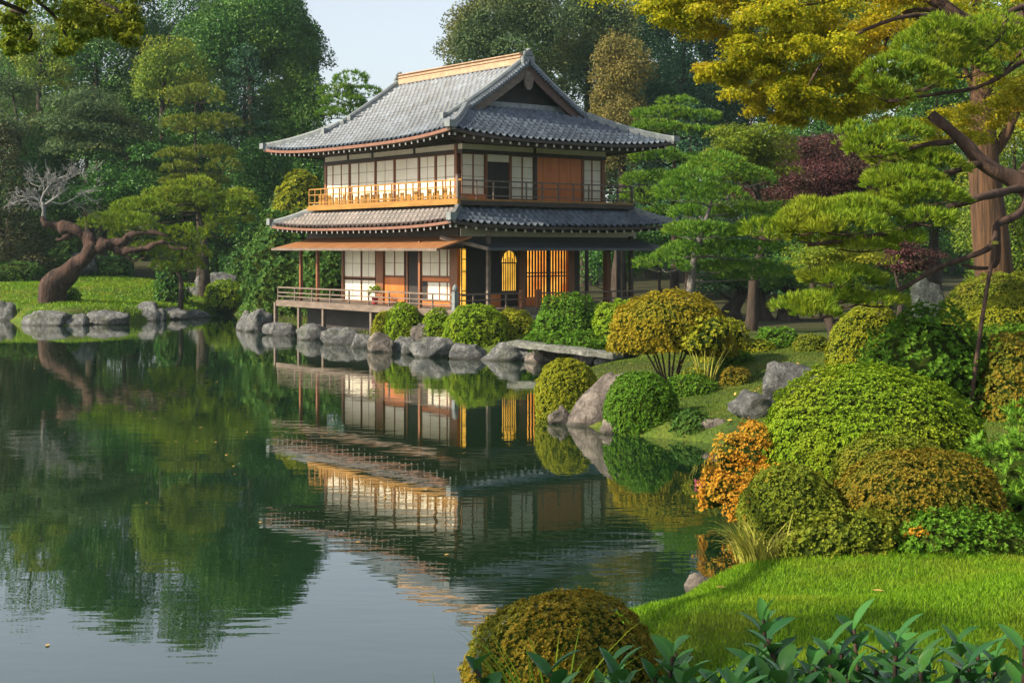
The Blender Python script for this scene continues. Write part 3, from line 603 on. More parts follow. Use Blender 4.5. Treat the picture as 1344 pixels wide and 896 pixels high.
MB().box(g1_+.1, g2_-.1, -.7, -.05, .5, 1.35).build('step', M['slab'], house, bevel=.03)

# ------------------------------------------------------------------ foliage builders
def leaf_quads(P, D, Nn, Lh, Wd, fold=.12):
    D = nrm(D); Sd = nrm(np.cross(Nn, D)); N2 = np.cross(D, Sd); Lh = np.broadcast_to(np.asarray(Lh), (len(P),))[:, None]; Wd = np.broadcast_to(np.asarray(Wd), (len(P),))[:, None]
    mid = P+D*Lh*.48+N2*Wd*fold
    V = np.stack([P, mid+Sd*Wd*.5, P+D*Lh-N2*Wd*fold, mid-Sd*Wd*.5], 1).reshape(-1, 3)
    return V
def quads_for(n, b=0): return (np.arange(n*4).reshape(n, 4)+b)
def sph(g, n, zmin=-1.0):
    z = g.uniform(zmin, 1, n); t = g.uniform(0, 2*np.pi, n); r = np.sqrt(1-z*z); return np.stack([r*np.cos(t), r*np.sin(t), z], -1)
def dome_grid(f, nu=28, nv=14, zmin=-.35):
    """closed displaced dome: f(dirs)->points"""
    zz = np.linspace(1, zmin, nv); tt = np.linspace(0, 2*np.pi, nu, endpoint=False); Z, T = np.meshgrid(zz, tt, indexing='ij'); r = np.sqrt(np.maximum(0, 1-Z*Z))
    V = f(np.stack([r*np.cos(T), r*np.sin(T), Z], -1).reshape(-1, 3)); ii = np.arange(nu*nv).reshape(nv, nu)
    q = np.stack([ii[:-1], np.roll(ii[:-1], -1, 1), np.roll(ii[1:], -1, 1), ii[1:]], -1).reshape(-1, 4)[:, ::-1]
    return V, q
def bush_data(seed, lobes, tuft, cov=1.0, lump=.05, sq=2.4, k=6, wr=.46, spread=.9, ragged=.5, zmin=-.4, relief=.6):
    """clipped shrub: lobes = [(cx,cy,cz,rx,ry,rz)]; rosettes of k leaves over the surface"""
    g = np.random.default_rng(seed); ns = Noise(seed+9); VV = []; CV = []; CQ = []; nb = 0
    for li, (cx, cy, cz, rx, ry, rz) in enumerate(lobes):
        c = np.array([cx, cy, cz]); r = np.array([rx, ry, rz])
        def surf(d, s=1.0):
            q = (np.abs(d)**sq).sum(-1, keepdims=True)**(-1/sq); p = d*q*r
            return c+p*s*(1+lump*ns((c+p)*1.6/max(.35, min(1, rx)))[:, None]+lump*.5*ns((c+p)*6)[:, None])
        area = 4*np.pi*(((rx*ry)**1.6+(rx*rz)**1.6+(ry*rz)**1.6)/3)**(1/1.6)*(1-zmin)/2
        n = int(cov*area/(tuft*tuft)*1.9); d = sph(g, n, zmin); P = surf(d); Nn = nrm(d/r)
        keep = np.ones(n, bool)
        for lj, o in enumerate(lobes):
            if lj != li: keep &= ((((P-np.array(o[:3]))/np.array(o[3:]))**2).sum(-1) > .92)
        P, Nn = P[keep], Nn[keep]; n = len(P)
        P = P+Nn*(g.normal(size=(n, 1))*tuft*ragged*.6)
        cl = ns(P*.55/tuft); P = P+Nn*(cl*tuft*relief-tuft*.35)[:, None]
        ax = nrm(Nn+np.array([0, 0, .35])+g.normal(size=(n, 3))*.3)
        t0 = g.uniform(0, 6.28, n); h = nrm(np.cross(ax, g.normal(size=(n, 3)))); h2 = np.cross(ax, h); szs = tuft*g.uniform(.7, 1.25, n)*(1+.25*cl)
        for j in range(k):
            t = t0+j*6.283/k+g.normal(size=n)*.3; rad = h*np.cos(t)[:, None]+h2*np.sin(t)[:, None]
            D = nrm(ax*g.uniform(.35, 1.0, (n, 1))+rad*spread); NN = nrm(ax-rad*.4+g.normal(size=(n, 3))*.15)
            VV.append(leaf_quads(P, D, NN, szs*g.uniform(.6, .95, n), szs*wr))
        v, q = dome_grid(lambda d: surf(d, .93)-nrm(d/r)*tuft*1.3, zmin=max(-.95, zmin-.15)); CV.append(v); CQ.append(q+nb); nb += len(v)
    VV = np.concatenate(VV); nl = len(VV)//4
    V = np.concatenate([VV]+CV); Q2 = np.concatenate(CQ)+len(VV)
    return V, [quads_for(nl), Q2], np.concatenate([np.zeros(nl, int), np.ones(len(Q2), int)])
def bush(name, label, cat, loc, lobes, mat, seed, tuft=.05, group=None, parent=None, core=None, **kw):
    V, F, mi = bush_data(seed, lobes, tuft, **kw)
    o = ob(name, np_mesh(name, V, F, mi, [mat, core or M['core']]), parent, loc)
    return tag(o, label, cat, group) if label else o
def dome_at(px0, px1, top, Y, base=None, sink=.12, deep=1.0):
    """real size and place of a clipped dome from its outline at distance Y"""
    X = ((px0+px1)/2-CX)*Y/FPX; w = (px1-px0)*Y/FPX; zt = EYE-(top-HY)*Y/FPX; zb = gz(X, Y)-sink if base is None else base
    h = max(.25, zt-zb); rz = h/1.38
    return (X, Y, zb), [(0, 0, h-rz, w/2, w/2*deep, rz)]
def catmull(pts, n=6):
    P = np.array(pts, float)
    if len(P) < 3: return np.array([P[0]*(1-t)+P[-1]*t for t in np.linspace(0, 1, n+1)])
    E = np.vstack([2*P[0]-P[1], P, 2*P[-1]-P[-2]]); out = []
    for i in range(1, len(E)-2):
        for t in np.linspace(0, 1, n, endpoint=False):
            a, b, c, d = E[i-1:i+3]; out.append(.5*((2*b)+(c-a)*t+(2*a-5*b+4*c-d)*t*t+(3*b-a-3*c+d)*t**3))
    out.append(P[-1]); return np.array(out)
class Tubes:
    def __init__(s, seed=0, rough=.08): s.V = []; s.F = []; s.n = 0; s.ns = Noise(seed+77); s.rough = rough
    def add(s, pts, r0, r1, sides=9, n=6, flare=0, rads=None, wob=0):
        P = catmull(pts, n); m = len(P); t = np.linspace(0, 1, m); rad = r0+(r1-r0)*t
        if rads is not None: rad = np.interp(t, np.linspace(0, 1, len(rads)), rads)
        if flare: rad = rad*(1+flare*np.exp(-t*m/2.5))
        T = np.gradient(P, axis=0); T = nrm(T); up = np.array([.13, .2, 1.0]) if abs(T[0, 2]) < .8 else np.array([1, .1, 0.])
        A = nrm(np.cross(T, up)); B = np.cross(T, A); th = np.linspace(0, 2*np.pi, sides, endpoint=False)
        ring = P[:, None]+rad[:, None, None]*(A[:, None]*np.cos(th)[None, :, None]+B[:, None]*np.sin(th)[None, :, None])
        q = ring.reshape(-1, 3); f = s.ns(q*np.array([3, 3, 1.2])/max(.25, r0*2)); q = q+nrm(q-np.repeat(P, sides, 0))*(f*np.repeat(rad, sides)*s.rough*2)[:, None]
        ii = np.arange(m*sides).reshape(m, sides)+s.n
        s.F.append(np.stack([ii[:-1], np.roll(ii[:-1], -1, 1), np.roll(ii[1:], -1, 1), ii[1:]], -1).reshape(-1, 4)[:, ::-1])
        s.V.append(q); s.n += len(q); return P
    def build(s, name, mat, parent=None, loc=None): return ob(name, np_mesh(name, np.concatenate(s.V), [np.concatenate(s.F)], mats=[mat], smooth=True), parent, loc)
def clump_leaves(g, C, Rr, per, Lh, Wd, zmin=-.5, droop=0., out=.6, shell=(.72, 1.08), jit=.26):
    """C (m,3) centres, Rr (m,3) radii -> leaf quads spread through the clumps' outer volume"""
    m = len(C); per = np.broadcast_to(per, (m,)).astype(int); ix = np.repeat(np.arange(m), per); n = len(ix)
    d = sph(g, n, zmin); rr = g.uniform(shell[0], shell[1], (n, 1)); P = C[ix]+d*Rr[ix]*rr
    P = P+g.normal(size=(n, 3))*Lh*.4
    Nn = nrm(d/Rr[ix]+g.normal(size=(n, 3))*jit*2.0); h = g.normal(size=(n, 3)); tang = nrm(np.cross(Nn, h))
    D = nrm(tang+d*out+np.array([0, 0, -droop])); Nn = nrm(Nn-D*(Nn*D).sum(-1, keepdims=True))
    return leaf_quads(P, D, Nn, Lh*g.uniform(.6, 1.25, n), Wd*g.uniform(.7, 1.2, n))
def crown_clumps(g, kind, w, h, n):
    """clump centres and radii for a crown of width w, height h with its base at z=0"""
    if kind == 'round':
        d = sph(g, n, -.55); s = g.uniform(.45, .92, (n, 1))**.7; a = np.array([w/2, w/2, h/2])
        C = d*a*s*np.array([.85, .85, .85])+np.array([0, 0, h*.46]); r = g.uniform(.09, .19, n)*w*(1.15-.35*s[:, 0])
        return C, np.stack([r, r, r*g.uniform(.6, .85, n)], -1)
    if kind == 'tall':
        z = g.uniform(.03, .97, n); rad = (np.sin(np.pi*np.clip(z*.86+.12, 0, 1))**.6)*w/2; t = g.uniform(0, 6.28, n); s = g.uniform(.3, .85, n)
        C = np.stack([np.cos(t)*rad*s, np.sin(t)*rad*s, z*h*.95], -1); r = g.uniform(.10, .20, n)*w
        return C, np.stack([r, r, r*g.uniform(.9, 1.5, n)], -1)
    if kind == 'conifer':
        z = np.linspace(.04, .97, n); rad = (1-z)**.8*w/2+.04*w; t = np.arange(n)*2.4+g.normal(size=n)*.3; s = g.uniform(.55, .95, n)
        C = np.stack([np.cos(t)*rad*s, np.sin(t)*rad*s, z*h], -1); r = np.maximum(.08*w, rad*g.uniform(.3, .46, n))
        return C, np.stack([r, r, r*.34+.1], -1)
    if kind == 'layer':
        d = sph(g, n, -.4); s = g.uniform(.35, .95, (n, 1)); C = d*np.array([w/2, w/2, h/2])*s*.85+np.array([0, 0, h*.45]); r = g.uniform(.10, .22, n)*w
        return C, np.stack([r, r, r*g.uniform(.26, .4, n)], -1)
TRN = [0]
def tree(name, label, px, top, Y, width, kind, mat, bark='bark', dens=1.0, leaf=None, bottom=None, n=None, group=None, seed=None, lean=0, cat='tree', trunk_r=None, base_px=None):
    """broadleaf or conifer: tapered trunk with limbs, crown of many leaf clumps. bottom = picture row of the crown's foot at that distance"""
    TRN[0] += 1; g = np.random.default_rng(1000+TRN[0] if seed is None else seed)
    X = (px-CX)*Y/FPX; bx = X if base_px is None else (base_px-CX)*Y/FPX; zg = gz(bx, Y); zt = EYE-(top-HY)*Y/FPX; w = width*Y/FPX
    zb = zg+(zt-zg)*.18 if bottom is None else EYE-(bottom-HY)*Y/FPX
    zb = max(zb, zg-.2); h = zt-zb; n = int(1.9*(n or {'round': 26, 'tall': 34, 'conifer': 46, 'layer': 32}[kind]))
    C, Rr = crown_clumps(g, kind, w, h, n); lf = leaf or .0023*Y
    area = (Rr[:, 0]*Rr[:, 0]+2*Rr[:, 0]*Rr[:, 2])/3*4*np.pi*.75
    per = np.maximum(20, dens*area/(lf*lf*.5)*1.0)
    droop = {'conifer': .7, 'layer': .35}.get(kind, .15)
    V = clump_leaves(g, C, Rr, per, lf, lf*.55, zmin=-.55 if kind in ('round', 'tall') else -.25, droop=droop)
    root = thing(name, label, cat, (bx, Y, zg), 0, group); off = np.array([X-bx, 0, zb-zg])
    tb = Tubes(TRN[0]); tr = trunk_r or max(.12, .022*(zt-zg)); top_ = off+np.array([lean, 0, h*.86]); mid = np.array([off[0]*.5+g.normal()*.25, g.normal()*.2, (zb-zg)*.75+.1*h])
    tp = tb.add([(0, 0, -.3), tuple(mid*.5*np.array([.6, .6, 1])), tuple(mid), tuple((mid+top_)/2+g.normal(size=3)*[.3, .3, 0]), tuple(top_)], tr*1.25, tr*.12, 9, 5, flare=.35)
    sel = np.argsort(-Rr[:, 0])[:min(n, 16)] if kind != 'conifer' else np.arange(0, n, 3)
    for i in sel:
        c = C[i]+off; zz = max(.25*(zb-zg), c[2]-.35*np.hypot(c[0]-off[0], c[1])-.2); j = np.argmin(np.abs(tp[:, 2]-zz)); s = tp[j]
        tb.add([s, (s+c)/2+np.array([0, 0, .08*h*g.uniform(-.3, .8)]), c], tr*.38*(1-.6*j/len(tp)), tr*.06, 5, 4)
    tb.build('trunk', M[bark], root); ob('crown', np_mesh('crown', V, [quads_for(len(V)//4)], mats=[M[mat]]), root, off)
    return root
def needle_pad(g, c, rx, ry, rz, Ln, Wn, tuft_n, k=11, tilt=0., rot=0., under=.25):
    """a cloud of needle tufts over a flat pad (upper side and rim)"""
    n = int(tuft_n*np.pi*rx*ry*1.25); d = sph(g, n, -under); ns = Noise(int(g.integers(1e6)), 8)
    cr, sr = math.cos(rot), math.sin(rot)
    p = d*np.array([rx, ry, rz])*(1+.2*ns(d*1.3+c*.3)[:, None])*np.sqrt(g.uniform(.72, 1.0, (n, 1))); p[:, 2] += ns(p*1.3/max(rx, .4))*rz*.25
    p = np.stack([p[:, 0]*cr-p[:, 1]*sr, p[:, 0]*sr+p[:, 1]*cr, p[:, 2]+tilt*p[:, 0]], -1)
    dd = d.copy(); dd[:, 0], dd[:, 1] = d[:, 0]*cr-d[:, 1]*sr, d[:, 0]*sr+d[:, 1]*cr
    ax = nrm(dd*np.array([.75, .75, .4])+np.array([0, 0, .85])+g.normal(size=(n, 3))*.25); h = nrm(np.cross(ax, g.normal(size=(n, 3)))); h2 = np.cross(ax, h); out = []
    for j in range(k):
        t = g.uniform(0, 6.28, n); s = g.uniform(.15, 1.0, (n, 1)); rad = h*np.cos(t)[:, None]+h2*np.sin(t)[:, None]; D = nrm(ax*1.0+rad*s)
        out.append(leaf_quads(c+p, D, nrm(np.cross(D, g.normal(size=(n, 3)))), Ln*g.uniform(.7, 1.15, n), Wn, 0))
    return np.concatenate(out)
def pine(name, label, base, pads, trunk, mat, bark, Ln, Wn, dens, tr, seed, limbs=None, group=None, k=11, padmats=None, cat='pine tree', tip=.15):
    """pads: (x,y,z,rx,ry,rz,tilt) in world units; trunk: world points; each pad is carried by a limb"""
    g = np.random.default_rng(seed); b = np.array(base, float); root = thing(name, label, cat, b, 0, group); tb = Tubes(seed)
    tp = tb.add([np.array(p)-b for p in trunk], tr, tr*tip, 11, 7, flare=.3)
    Vs = []; twig = Tubes(seed+1)
    for (x, y, z, rx, ry, rz, tl) in pads:
        c = np.array([x, y, z])-b; Vs.append(needle_pad(g, c, rx, ry, rz, Ln, Wn, dens, k, tl, g.uniform(-.3, .3)))
        if limbs is None:
            j = np.argmin(np.linalg.norm((tp-c)*np.array([1, 1, 1.6])+np.array([0, 0, .5]), axis=1)); s = tp[j]; e = c-np.array([0, 0, rz*.45])
            tb.add([s, s*.55+e*.45+np.array([g.normal()*.08, g.normal()*.08, g.uniform(-.1, .15)*rx]), e, e+(e-s)*.15], tr*.32*(1-.5*j/len(tp)), tr*.07, 6, 5)
        for q in range(7):
            a = g.uniform(0, 6.28); e = c+np.array([math.cos(a)*rx*.8, math.sin(a)*ry*.8, tl*math.cos(a)*rx*.8-rz*.05]); s = c-np.array([0, 0, rz*.45]); tb.add([s, (s+e)/2+np.array([0, 0, -rz*.1]), e], max(.012, tr*.06), .006, 4, 3)
    if limbs:
        for pts, r0, r1 in limbs: tb.add([np.array(p)-b for p in pts], r0*.8, r1*.8, 8, 6)
    tb.build('trunk', M[bark], root); V = np.concatenate(Vs); ob('crown', np_mesh('crown', V, [quads_for(len(V)//4)], mats=[M[mat]]), root)
    return root
def ppad(px, py, Y, wpx, hpx, deep=.8, tilt=0.0):
    p = at(px, py, Y); w = wpx*Y/FPX/2; return (*p, w, w*deep, hpx*Y/FPX/2, tilt)
def rock_mesh(seed, rx, ry, rz, cuts=7, rough=.17):
    g = np.random.default_rng(seed); ns = Noise(seed+3); u, v = 30, 18
    zz = np.cos(np.linspace(0, np.pi, v)); tt = np.linspace(0, 2*np.pi, u, endpoint=False); Z, T = np.meshgrid(zz, tt, indexing='ij'); r = np.sqrt(np.maximum(0, 1-Z*Z))
    d = np.stack([r*np.cos(T), r*np.sin(T), Z], -1).reshape(-1, 3); q = (np.abs(d)**3).sum(-1, keepdims=True)**(-1/3); p = d*q
    for _ in range(cuts+4):
        n = nrm(g.normal(size=3)); h = g.uniform(.62, .95); s = p@n-h; p = p-np.maximum(s, 0)[:, None]*n*.9
    p = p*(1+rough*ns(p*1.2)[:, None]+rough*.45*ns(p*3.5)[:, None]+rough*.2*ns(p*8)[:, None])
    V = p*np.array([rx, ry, rz]); ii = np.arange(u*v).reshape(v, u)
    F = np.stack([ii[:-1], np.roll(ii[:-1], -1, 1), np.roll(ii[1:], -1, 1), ii[1:]], -1).reshape(-1, 4)[:, ::-1]
    return V, F
RKN = [0]
def rock(label, px0, px1, top, base, mat='rock', Y=None, deep=.8, group=None, cuts=5, rot=None, name='rock', tilt=0, cat='rock', shear=0):
    RKN[0] += 1; Y = Y or waterY(base); w = (px1-px0)*Y/FPX; h = (base-top)*Y/FPX; X = ((px0+px1)/2-CX)*Y/FPX
    V, F = rock_mesh(RKN[0]*7+1, w/2*1.2, w/2*deep, h*.72, cuts); V[:, 0] += shear*V[:, 2]; o = ob(name, np_mesh(name, V, [F], mats=[M[mat]], smooth=True), None, (X, Y+w*deep*.3, EYE-(base-HY)*Y/FPX+h*.2))
    o.rotation_euler = (0, tilt, 0)
    return tag(o, label, cat, group)

# ------------------------------------------------------------------ rocks round the pond
GR = 'rocks along the pond shore'
for a in [
 ('small dark rock at the far left end of the left shore', -4, 18, 393, 421, 'rock'),
 ('long low grey rock at the foot of the bare leaning tree', 30, 90, 407, 427, 'rock'),
 ('small low rock right beside the long one under the bare leaning tree', 86, 112, 411, 427, 'rock'),
 ('flat-topped grey rock on the left shore between two gaps of grass', 112, 163, 404, 426, 'rock'),
 ('tall pale grey boulder standing out on the left lawn edge', 166, 205, 397, 421, 'rock'),
 ('dark narrow rock pressed against the tall pale boulder on the left lawn edge', 200, 216, 405, 421, 'rock'),
 ('pale low boulder below the dark shrubs of the small pruned pine', 213, 248, 403, 419, 'rock'),
 ('small grey rock nearest the clipped ball on the left shore', 246, 272, 404, 417, 'rock'),
]: rock(*a, group=GR)
for a in [
 ('pointed pale rock jutting into the water left of the veranda', 311, 334, 407, 433, 'rock', None, .7),
 ('big rounded grey boulder at the left foot of the veranda', 318, 358, 404, 435, 'rock', None, .8),
 ('long blocky shore stone below the left end of the veranda', 352, 396, 423, 440, 'rock', None, .5),
 ('blocky shore stone between two veranda piles', 392, 428, 424, 446, 'rock', None, .5),
 ('mottled shore stone right of the second veranda pile', 424, 466, 428, 452, 'rock', None, .5),
 ('wedge-shaped dark shore stone under the veranda edge', 458, 492, 433, 456, 'rock', None, .55),
 ('jagged pale shore rock below the two small bushes', 487, 522, 437, 462, 'rock2', None, .6),
 ('upright pointed shore rock left of the standing stone', 514, 540, 436, 461, 'rock', None, .6),
 ('small rounded shore rock in front of the standing stone', 528, 552, 447, 465, 'rock', None, .7),
 ('slanting pale shore boulder under the third ball bush', 543, 592, 441, 469, 'rock', None, .6),
 ('long dark shore boulder under the widest clipped bush', 587, 642, 446, 471, 'rock', None, .5),
 ('smooth rounded pale boulder left of the slab bridge', 634, 684, 446, 473, 'rock', None, .6),
 ('small rock in the gap beside the slab bridge end', 680, 696, 455, 473, 'rock', None, .8),
 ('round brownish rock under the left half of the slab bridge', 694, 728, 455, 476, 'rock2', None, .7),
 ('brown rock under the right half of the slab bridge', 748, 774, 462, 480, 'rock2', None, .7),
 ('small pale rock at the right foot of the slab bridge', 784, 806, 464, 482, 'rock', None, .8),
]: rock(*a, group=GR)
rock('large slanting pale boulder wedged between two ball bushes at the water', 746, 800, 487, 560, 'rock2', 31.2, .8, GR, 7, shear=.75)
rock('small rounded rock at the left foot of the slanting boulder', 722, 752, 531, 556, 'rock2', None, .8, GR)
rock('low warm rock at the waterline under the round green ball bush', 790, 826, 546, 568, 'rock2', None, .8, GR)
rock('purplish grey rock at the water behind the orange azalea', 924, 968, 547, 578, 'rock2', 28.9, .7, GR)
rock('weathered stone at the left edge of the near lawn', 906, 962, 752, 792, 'rock2', 15.9, .6, GR)
rock('big mottled grey boulder lying on the mossy slope behind the large lime bush', 998, 1080, 476, 522, 'rock', 29.5, .6, None, 6)
rock('smaller grey boulder on the moss at the left of the big mottled one', 962, 1018, 508, 540, 'rock', 28.7, .7, None, 6)
rock('upright dark slab of stone standing behind the pine on the right', 1196, 1238, 366, 420, 'rock_dk', 40, .4, None, 4, name='standing_stone', cat='standing stone')
rock('rounded brown standing stone between the ball bushes by the veranda', 540, 563, 419, 452, 'rock2', 54.2, .4, None, 3, name='standing_stone', cat='standing stone')
rock('large dark boulder behind the clipped ball on the left bank', 262, 306, 352, 382, 'rock', 92, .6)
rock('squat dark rock on the left bank below the large dark boulder', 244, 274, 373, 398, 'rock', 88, .6)
rock('dark rock half hidden behind the trunk of the bare leaning tree', 90, 122, 328, 352, 'rock', 96, .6)
# slab bridge
p0, p1 = at(674, 446, 48.3), at(812, 463, 46.2); k = MB(); d = nrm((p1-p0)[None])[0]; s = np.array([-d[1], d[0], 0])*.42; g = np.random.default_rng(3); n = 12; V = []
for i in range(n+1):
    c = p0+(p1-p0)*i/n
    for a, b in ((-1, 0), (-1, -.2), (1, -.2), (1, 0)): V.append(c+s*a*(1+.08*g.normal())+np.array([0, 0, b+.015*g.normal()]))
k.add(V, [(i*4+j, i*4+(j+1) % 4, i*4+4+(j+1) % 4, i*4+4+j) for i in range(n) for j in range(4)]+[(3, 2, 1, 0), tuple(n*4+j for j in range(4))])
tag(k.build('stone_bridge', M['slab'], bevel=.02), 'flat grey stone slab bridging the narrow inlet beside the teahouse', 'stone bridge')

# ------------------------------------------------------------------ clipped and loose bushes
GB = 'clipped round bushes'
def dome(label, px0, px1, top, Y, mat, seed, tuft=None, group=GB, base=None, deep=1.0, name='clipped_bush', cat='bush', **kw):
    loc, lobes = dome_at(px0, px1, top, Y, base, deep=deep); return bush(name, label, cat, loc, lobes, M[mat], seed, tuft or max(.034, .00115*Y), group, **kw)
dome('large lime green clipped mound beside the orange azalea', 982, 1290, 486, 20.5, 'az_lime', 1, .038, relief=.95, deep=.8, base=.35, lump=.045, sq=2.0, cov=1.1)
dome('olive bronze clipped ball behind the pale sedge clump', 968, 1110, 610, 16.3, 'az_olive', 2, .034, base=.32, deep=.9, lump=.05)
dome('wide bronze clipped mound in front of the large lime mound', 1092, 1316, 594, 16.4, 'az_bronze', 3, .034, relief=.8, base=.4, deep=.8, lump=.05)
dome('olive gold mound peeping out between the lime mound and the bronze mound', 1090, 1262, 574, 17.7, 'az_olive', 4, .034, base=.4, deep=.8, lump=.05)
dome('small bronze clipped ball at the bottom of the picture by the water', 614, 858, 784, 11, 'az_bronze', 5, .026, base=.1, deep=1, lump=.05, cov=1.15)
dome('round green ball bush overhanging the water right of the slanting boulder', 795, 892, 490, 30.3, 'az_green', 6, .042, base=-.05, lump=.03, cov=1.2)
dome('yellow green ball bush overhanging the water left of the slanting boulder', 703, 786, 473, 33, 'az_yel', 7, .044, base=.05, lump=.03, cov=1.2)
dome('tall leaning olive gold dome on the slope behind the large lime mound', 1084, 1198, 402, 27.5, 'az_yel', 8, .042, base=.75, lump=.04, deep=.8)
dome('upper olive gold clipped mound below the thick straight trunk', 1236, 1420, 359, 34, 'az_olive', 9, .045, base=1.2, deep=.7, lump=.04)
dome('lower yellow green clipped mound at the right edge below the trunk', 1262, 1440, 386, 31, 'az_yel', 10, .045, base=1.1, deep=.7, lump=.04)
dome('smallest ball bush at the left end of the row by the veranda', 489, 516, 410, 56.5, 'az_yel', 11, .075, base=.4, cov=1.1)
dome('bright green ball bush in the row by the veranda left of the standing stone', 508, 557, 400, 56, 'az_lime', 12, .075, base=.4, cov=1.1)
dome('bright green ball bush in the row just right of the standing stone', 555, 594, 406, 54.5, 'az_lime', 13, .075, base=.4, cov=1.1)
dome('widest clipped bush in the row in front of the teahouse corner', 584, 668, 401, 52.3, 'az_lime', 14, .075, base=.3, cov=1.1, sq=2.6)
dome('yellow green clipped bush joined to the right of the widest bush', 645, 702, 407, 52.8, 'az_yel', 15, .075, base=.4, cov=1.1)
dome('loose dark green bush in front of the teahouse gate posts', 698, 790, 389, 51, 'az_green', 16, .10, base=.5, lump=.1, cov=.9, sq=2, ragged=1.0, name='bush')
dome('low yellow green bush behind the umbrella shaped bush', 778, 850, 392, 49, 'az_lime', 17, .09, base=.6, lump=.08)
dome('low green shrubs cushion on the bank behind the slab bridge', 690, 830, 436, 49.5, 'az_green', 18, .09, base=.5, lump=.08, name='low_bush')
dome('dark small clipped cushion on the moss right of the umbrella shaped bush', 938, 990, 460, 36, 'az_green', 19, .06, base=.7)
dome('olive clipped ball on the moss behind the dark cushion', 966, 1018, 446, 38, 'az_yel', 20, .06, base=.8)
dome('mid green clipped ball near the shaded tree trunks', 992, 1050, 429, 42, 'az_green', 21, .07, base=.8)
dome('yellow green bush behind the umbrella shaped bush on its right', 920, 984, 424, 38, 'az_yel', 22, .07, base=.5, lump=.1, ragged=1)
dome('dark low shrub at the foot of the slender pale stems', 878, 940, 492, 33.2, 'az_green', 29, .05, base=.4, lump=.1, ragged=1, name='low_bush')
dome('dark shrub edge hanging over the water right of the round green ball', 880, 935, 540, 29.3, 'broad_mid', 30, .05, base=0, lump=.12, ragged=1, name='low_bush')
dome('small olive dome on the moss above the two grey boulders', 1040, 1090, 440, 37, 'az_olive', 31, .05, base=.9)
dome('small bronze dome on the moss beside the slender shrub', 945, 985, 482, 33.5, 'az_bronze', 32, .05, base=.6, lump=.08)
dome('clipped ball on the left bank beside the dark boulder', 268, 319, 368, 86, 'az_lime', 23, .13, base=.5)
dome('low dark cushion at the foot of the bare leaning tree', 82, 105, 378, 79, 'az_green', 24, .12, base=.7)
dome('bronze low shrub edge on the bank at the right of the dark bush', 1290, 1390, 446, 25, 'az_bronze', 25, .06, base=.8, lump=.08)
dome('shaded green ground shrub under the leafy bush at the right edge', 1270, 1420, 425, 28, 'az_green', 26, .06, base=1, lump=.08)
dome('low shaded leafy shrub under the wide bronze mound', 1050, 1200, 672, 15.3, 'az_olive', 27, .045, base=.42, deep=.5, lump=.12, ragged=1.1, name='low_bush')
dome('dark leafy shrub at the right under the wide bronze mound', 1170, 1370, 676, 15.3, 'az_green', 28, .05, base=.45, deep=.5, lump=.12, ragged=1.1, name='low_bush')
# orange azalea
c = at(970, 590, 20.2); zb = .16
bush('azalea', 'bright orange leaved azalea at the water edge against the lime mound', 'azalea', (c[0], c[1], zb),
     [(.05, 0, .62, .40, .4, .52), (-.22, -.3, .36, .38, .35, .34), (.15, -.35, .25, .36, .35, .36), (.24, .1, 1.02, .22, .3, .34), (-.02, -.6, .12, .3, .3, .32), (.1, -1.0, .2, .3, .3, .3), (-.32, .1, .16, .26, .3, .22), (.35, -.6, .5, .25, .3, .28)], M['az_orange'], 41, .04, lump=.18, ragged=1.3, cov=.8, sq=2)
# leafy green bush on the right, feathery conifer shrub
loc, lb = dome_at(1122, 1308, 412, 25.5, .7, deep=.7)
W_ = lb[0][3]; H_ = lb[0][2]
bush('bush', 'big loose dark green leafy bush above the large lime mound', 'bush', loc, [lb[0], (W_*.45, -.2, H_*.9, W_*.55, W_*.4, H_*.55), (-W_*.5, -.2, H_*.55, W_*.5, W_*.4, H_*.5), (0, -.3, H_*1.2, W_*.5, W_*.4, H_*.55)], M['az_green'], 42, .085, lump=.1, ragged=1.2, cov=.9, sq=2)
loc, lb = dome_at(1276, 1460, 545, 17.6, .5, deep=.6); W_ = lb[0][3]; H_ = lb[0][2]
bush('conifer_shrub', 'bright green feathery conifer shrub at the right edge', 'shrub', loc, [lb[0], (-W_*.6, -.3, H_*.55, W_*.5, W_*.4, H_*.45), (-W_*.2, -.4, H_*1.0, W_*.6, W_*.4, H_*.5)], M['fern'], 43, .10, lump=.16, ragged=1.3, k=9, wr=.17, spread=.6, sq=2, cov=1.3)
# umbrella shaped bush with bare stems
Y = 35; X = (878-CX)*Y/FPX; zb = gz(X, Y); w = 158*Y/FPX; t_ = thing('umbrella_bush', 'big golden green umbrella shaped bush on bare stems above the slanting boulder', 'bush', (X, Y, zb))
hz = EYE-(383-HY)*Y/FPX-zb
bush('foliage', None, None, (0, 0, 0), [(0, 0, hz*.62, w*.47, w*.42, hz*.38), (w*.30, -.3, hz*.42, w*.24, w*.25, hz*.2), (-w*.28, -.3, hz*.45, w*.24, w*.26, hz*.2), (w*.05, -.5, hz*.48, w*.3, w*.25, hz*.22)], M['az_gold'], 44, .055, parent=t_, lump=.06, ragged=.8, cov=1.0, sq=2.2)
g = np.random.default_rng(8)
for i in range(9):
    tb = Tubes(i); a = i*.7; x = .1*math.cos(a); y = .15*math.sin(a); e = np.array([w*.36*math.cos(a)*g.uniform(.4, 1), w*.3*math.sin(a), hz*.6])
    tb.add([(x, y, -.1), (x*1.5+e[0]*.3, y+e[1]*.3, hz*.25), e], .035, .015, 6, 5); tb.build('stem', M['bark_red'], t_)
Y = 33.5; X = (925-CX)*Y/FPX; zb = gz(X, Y); t_ = thing('slender_shrub', 'slender shrub of thin pale upright stems right of the umbrella shaped bush', 'shrub', (X, Y, zb))
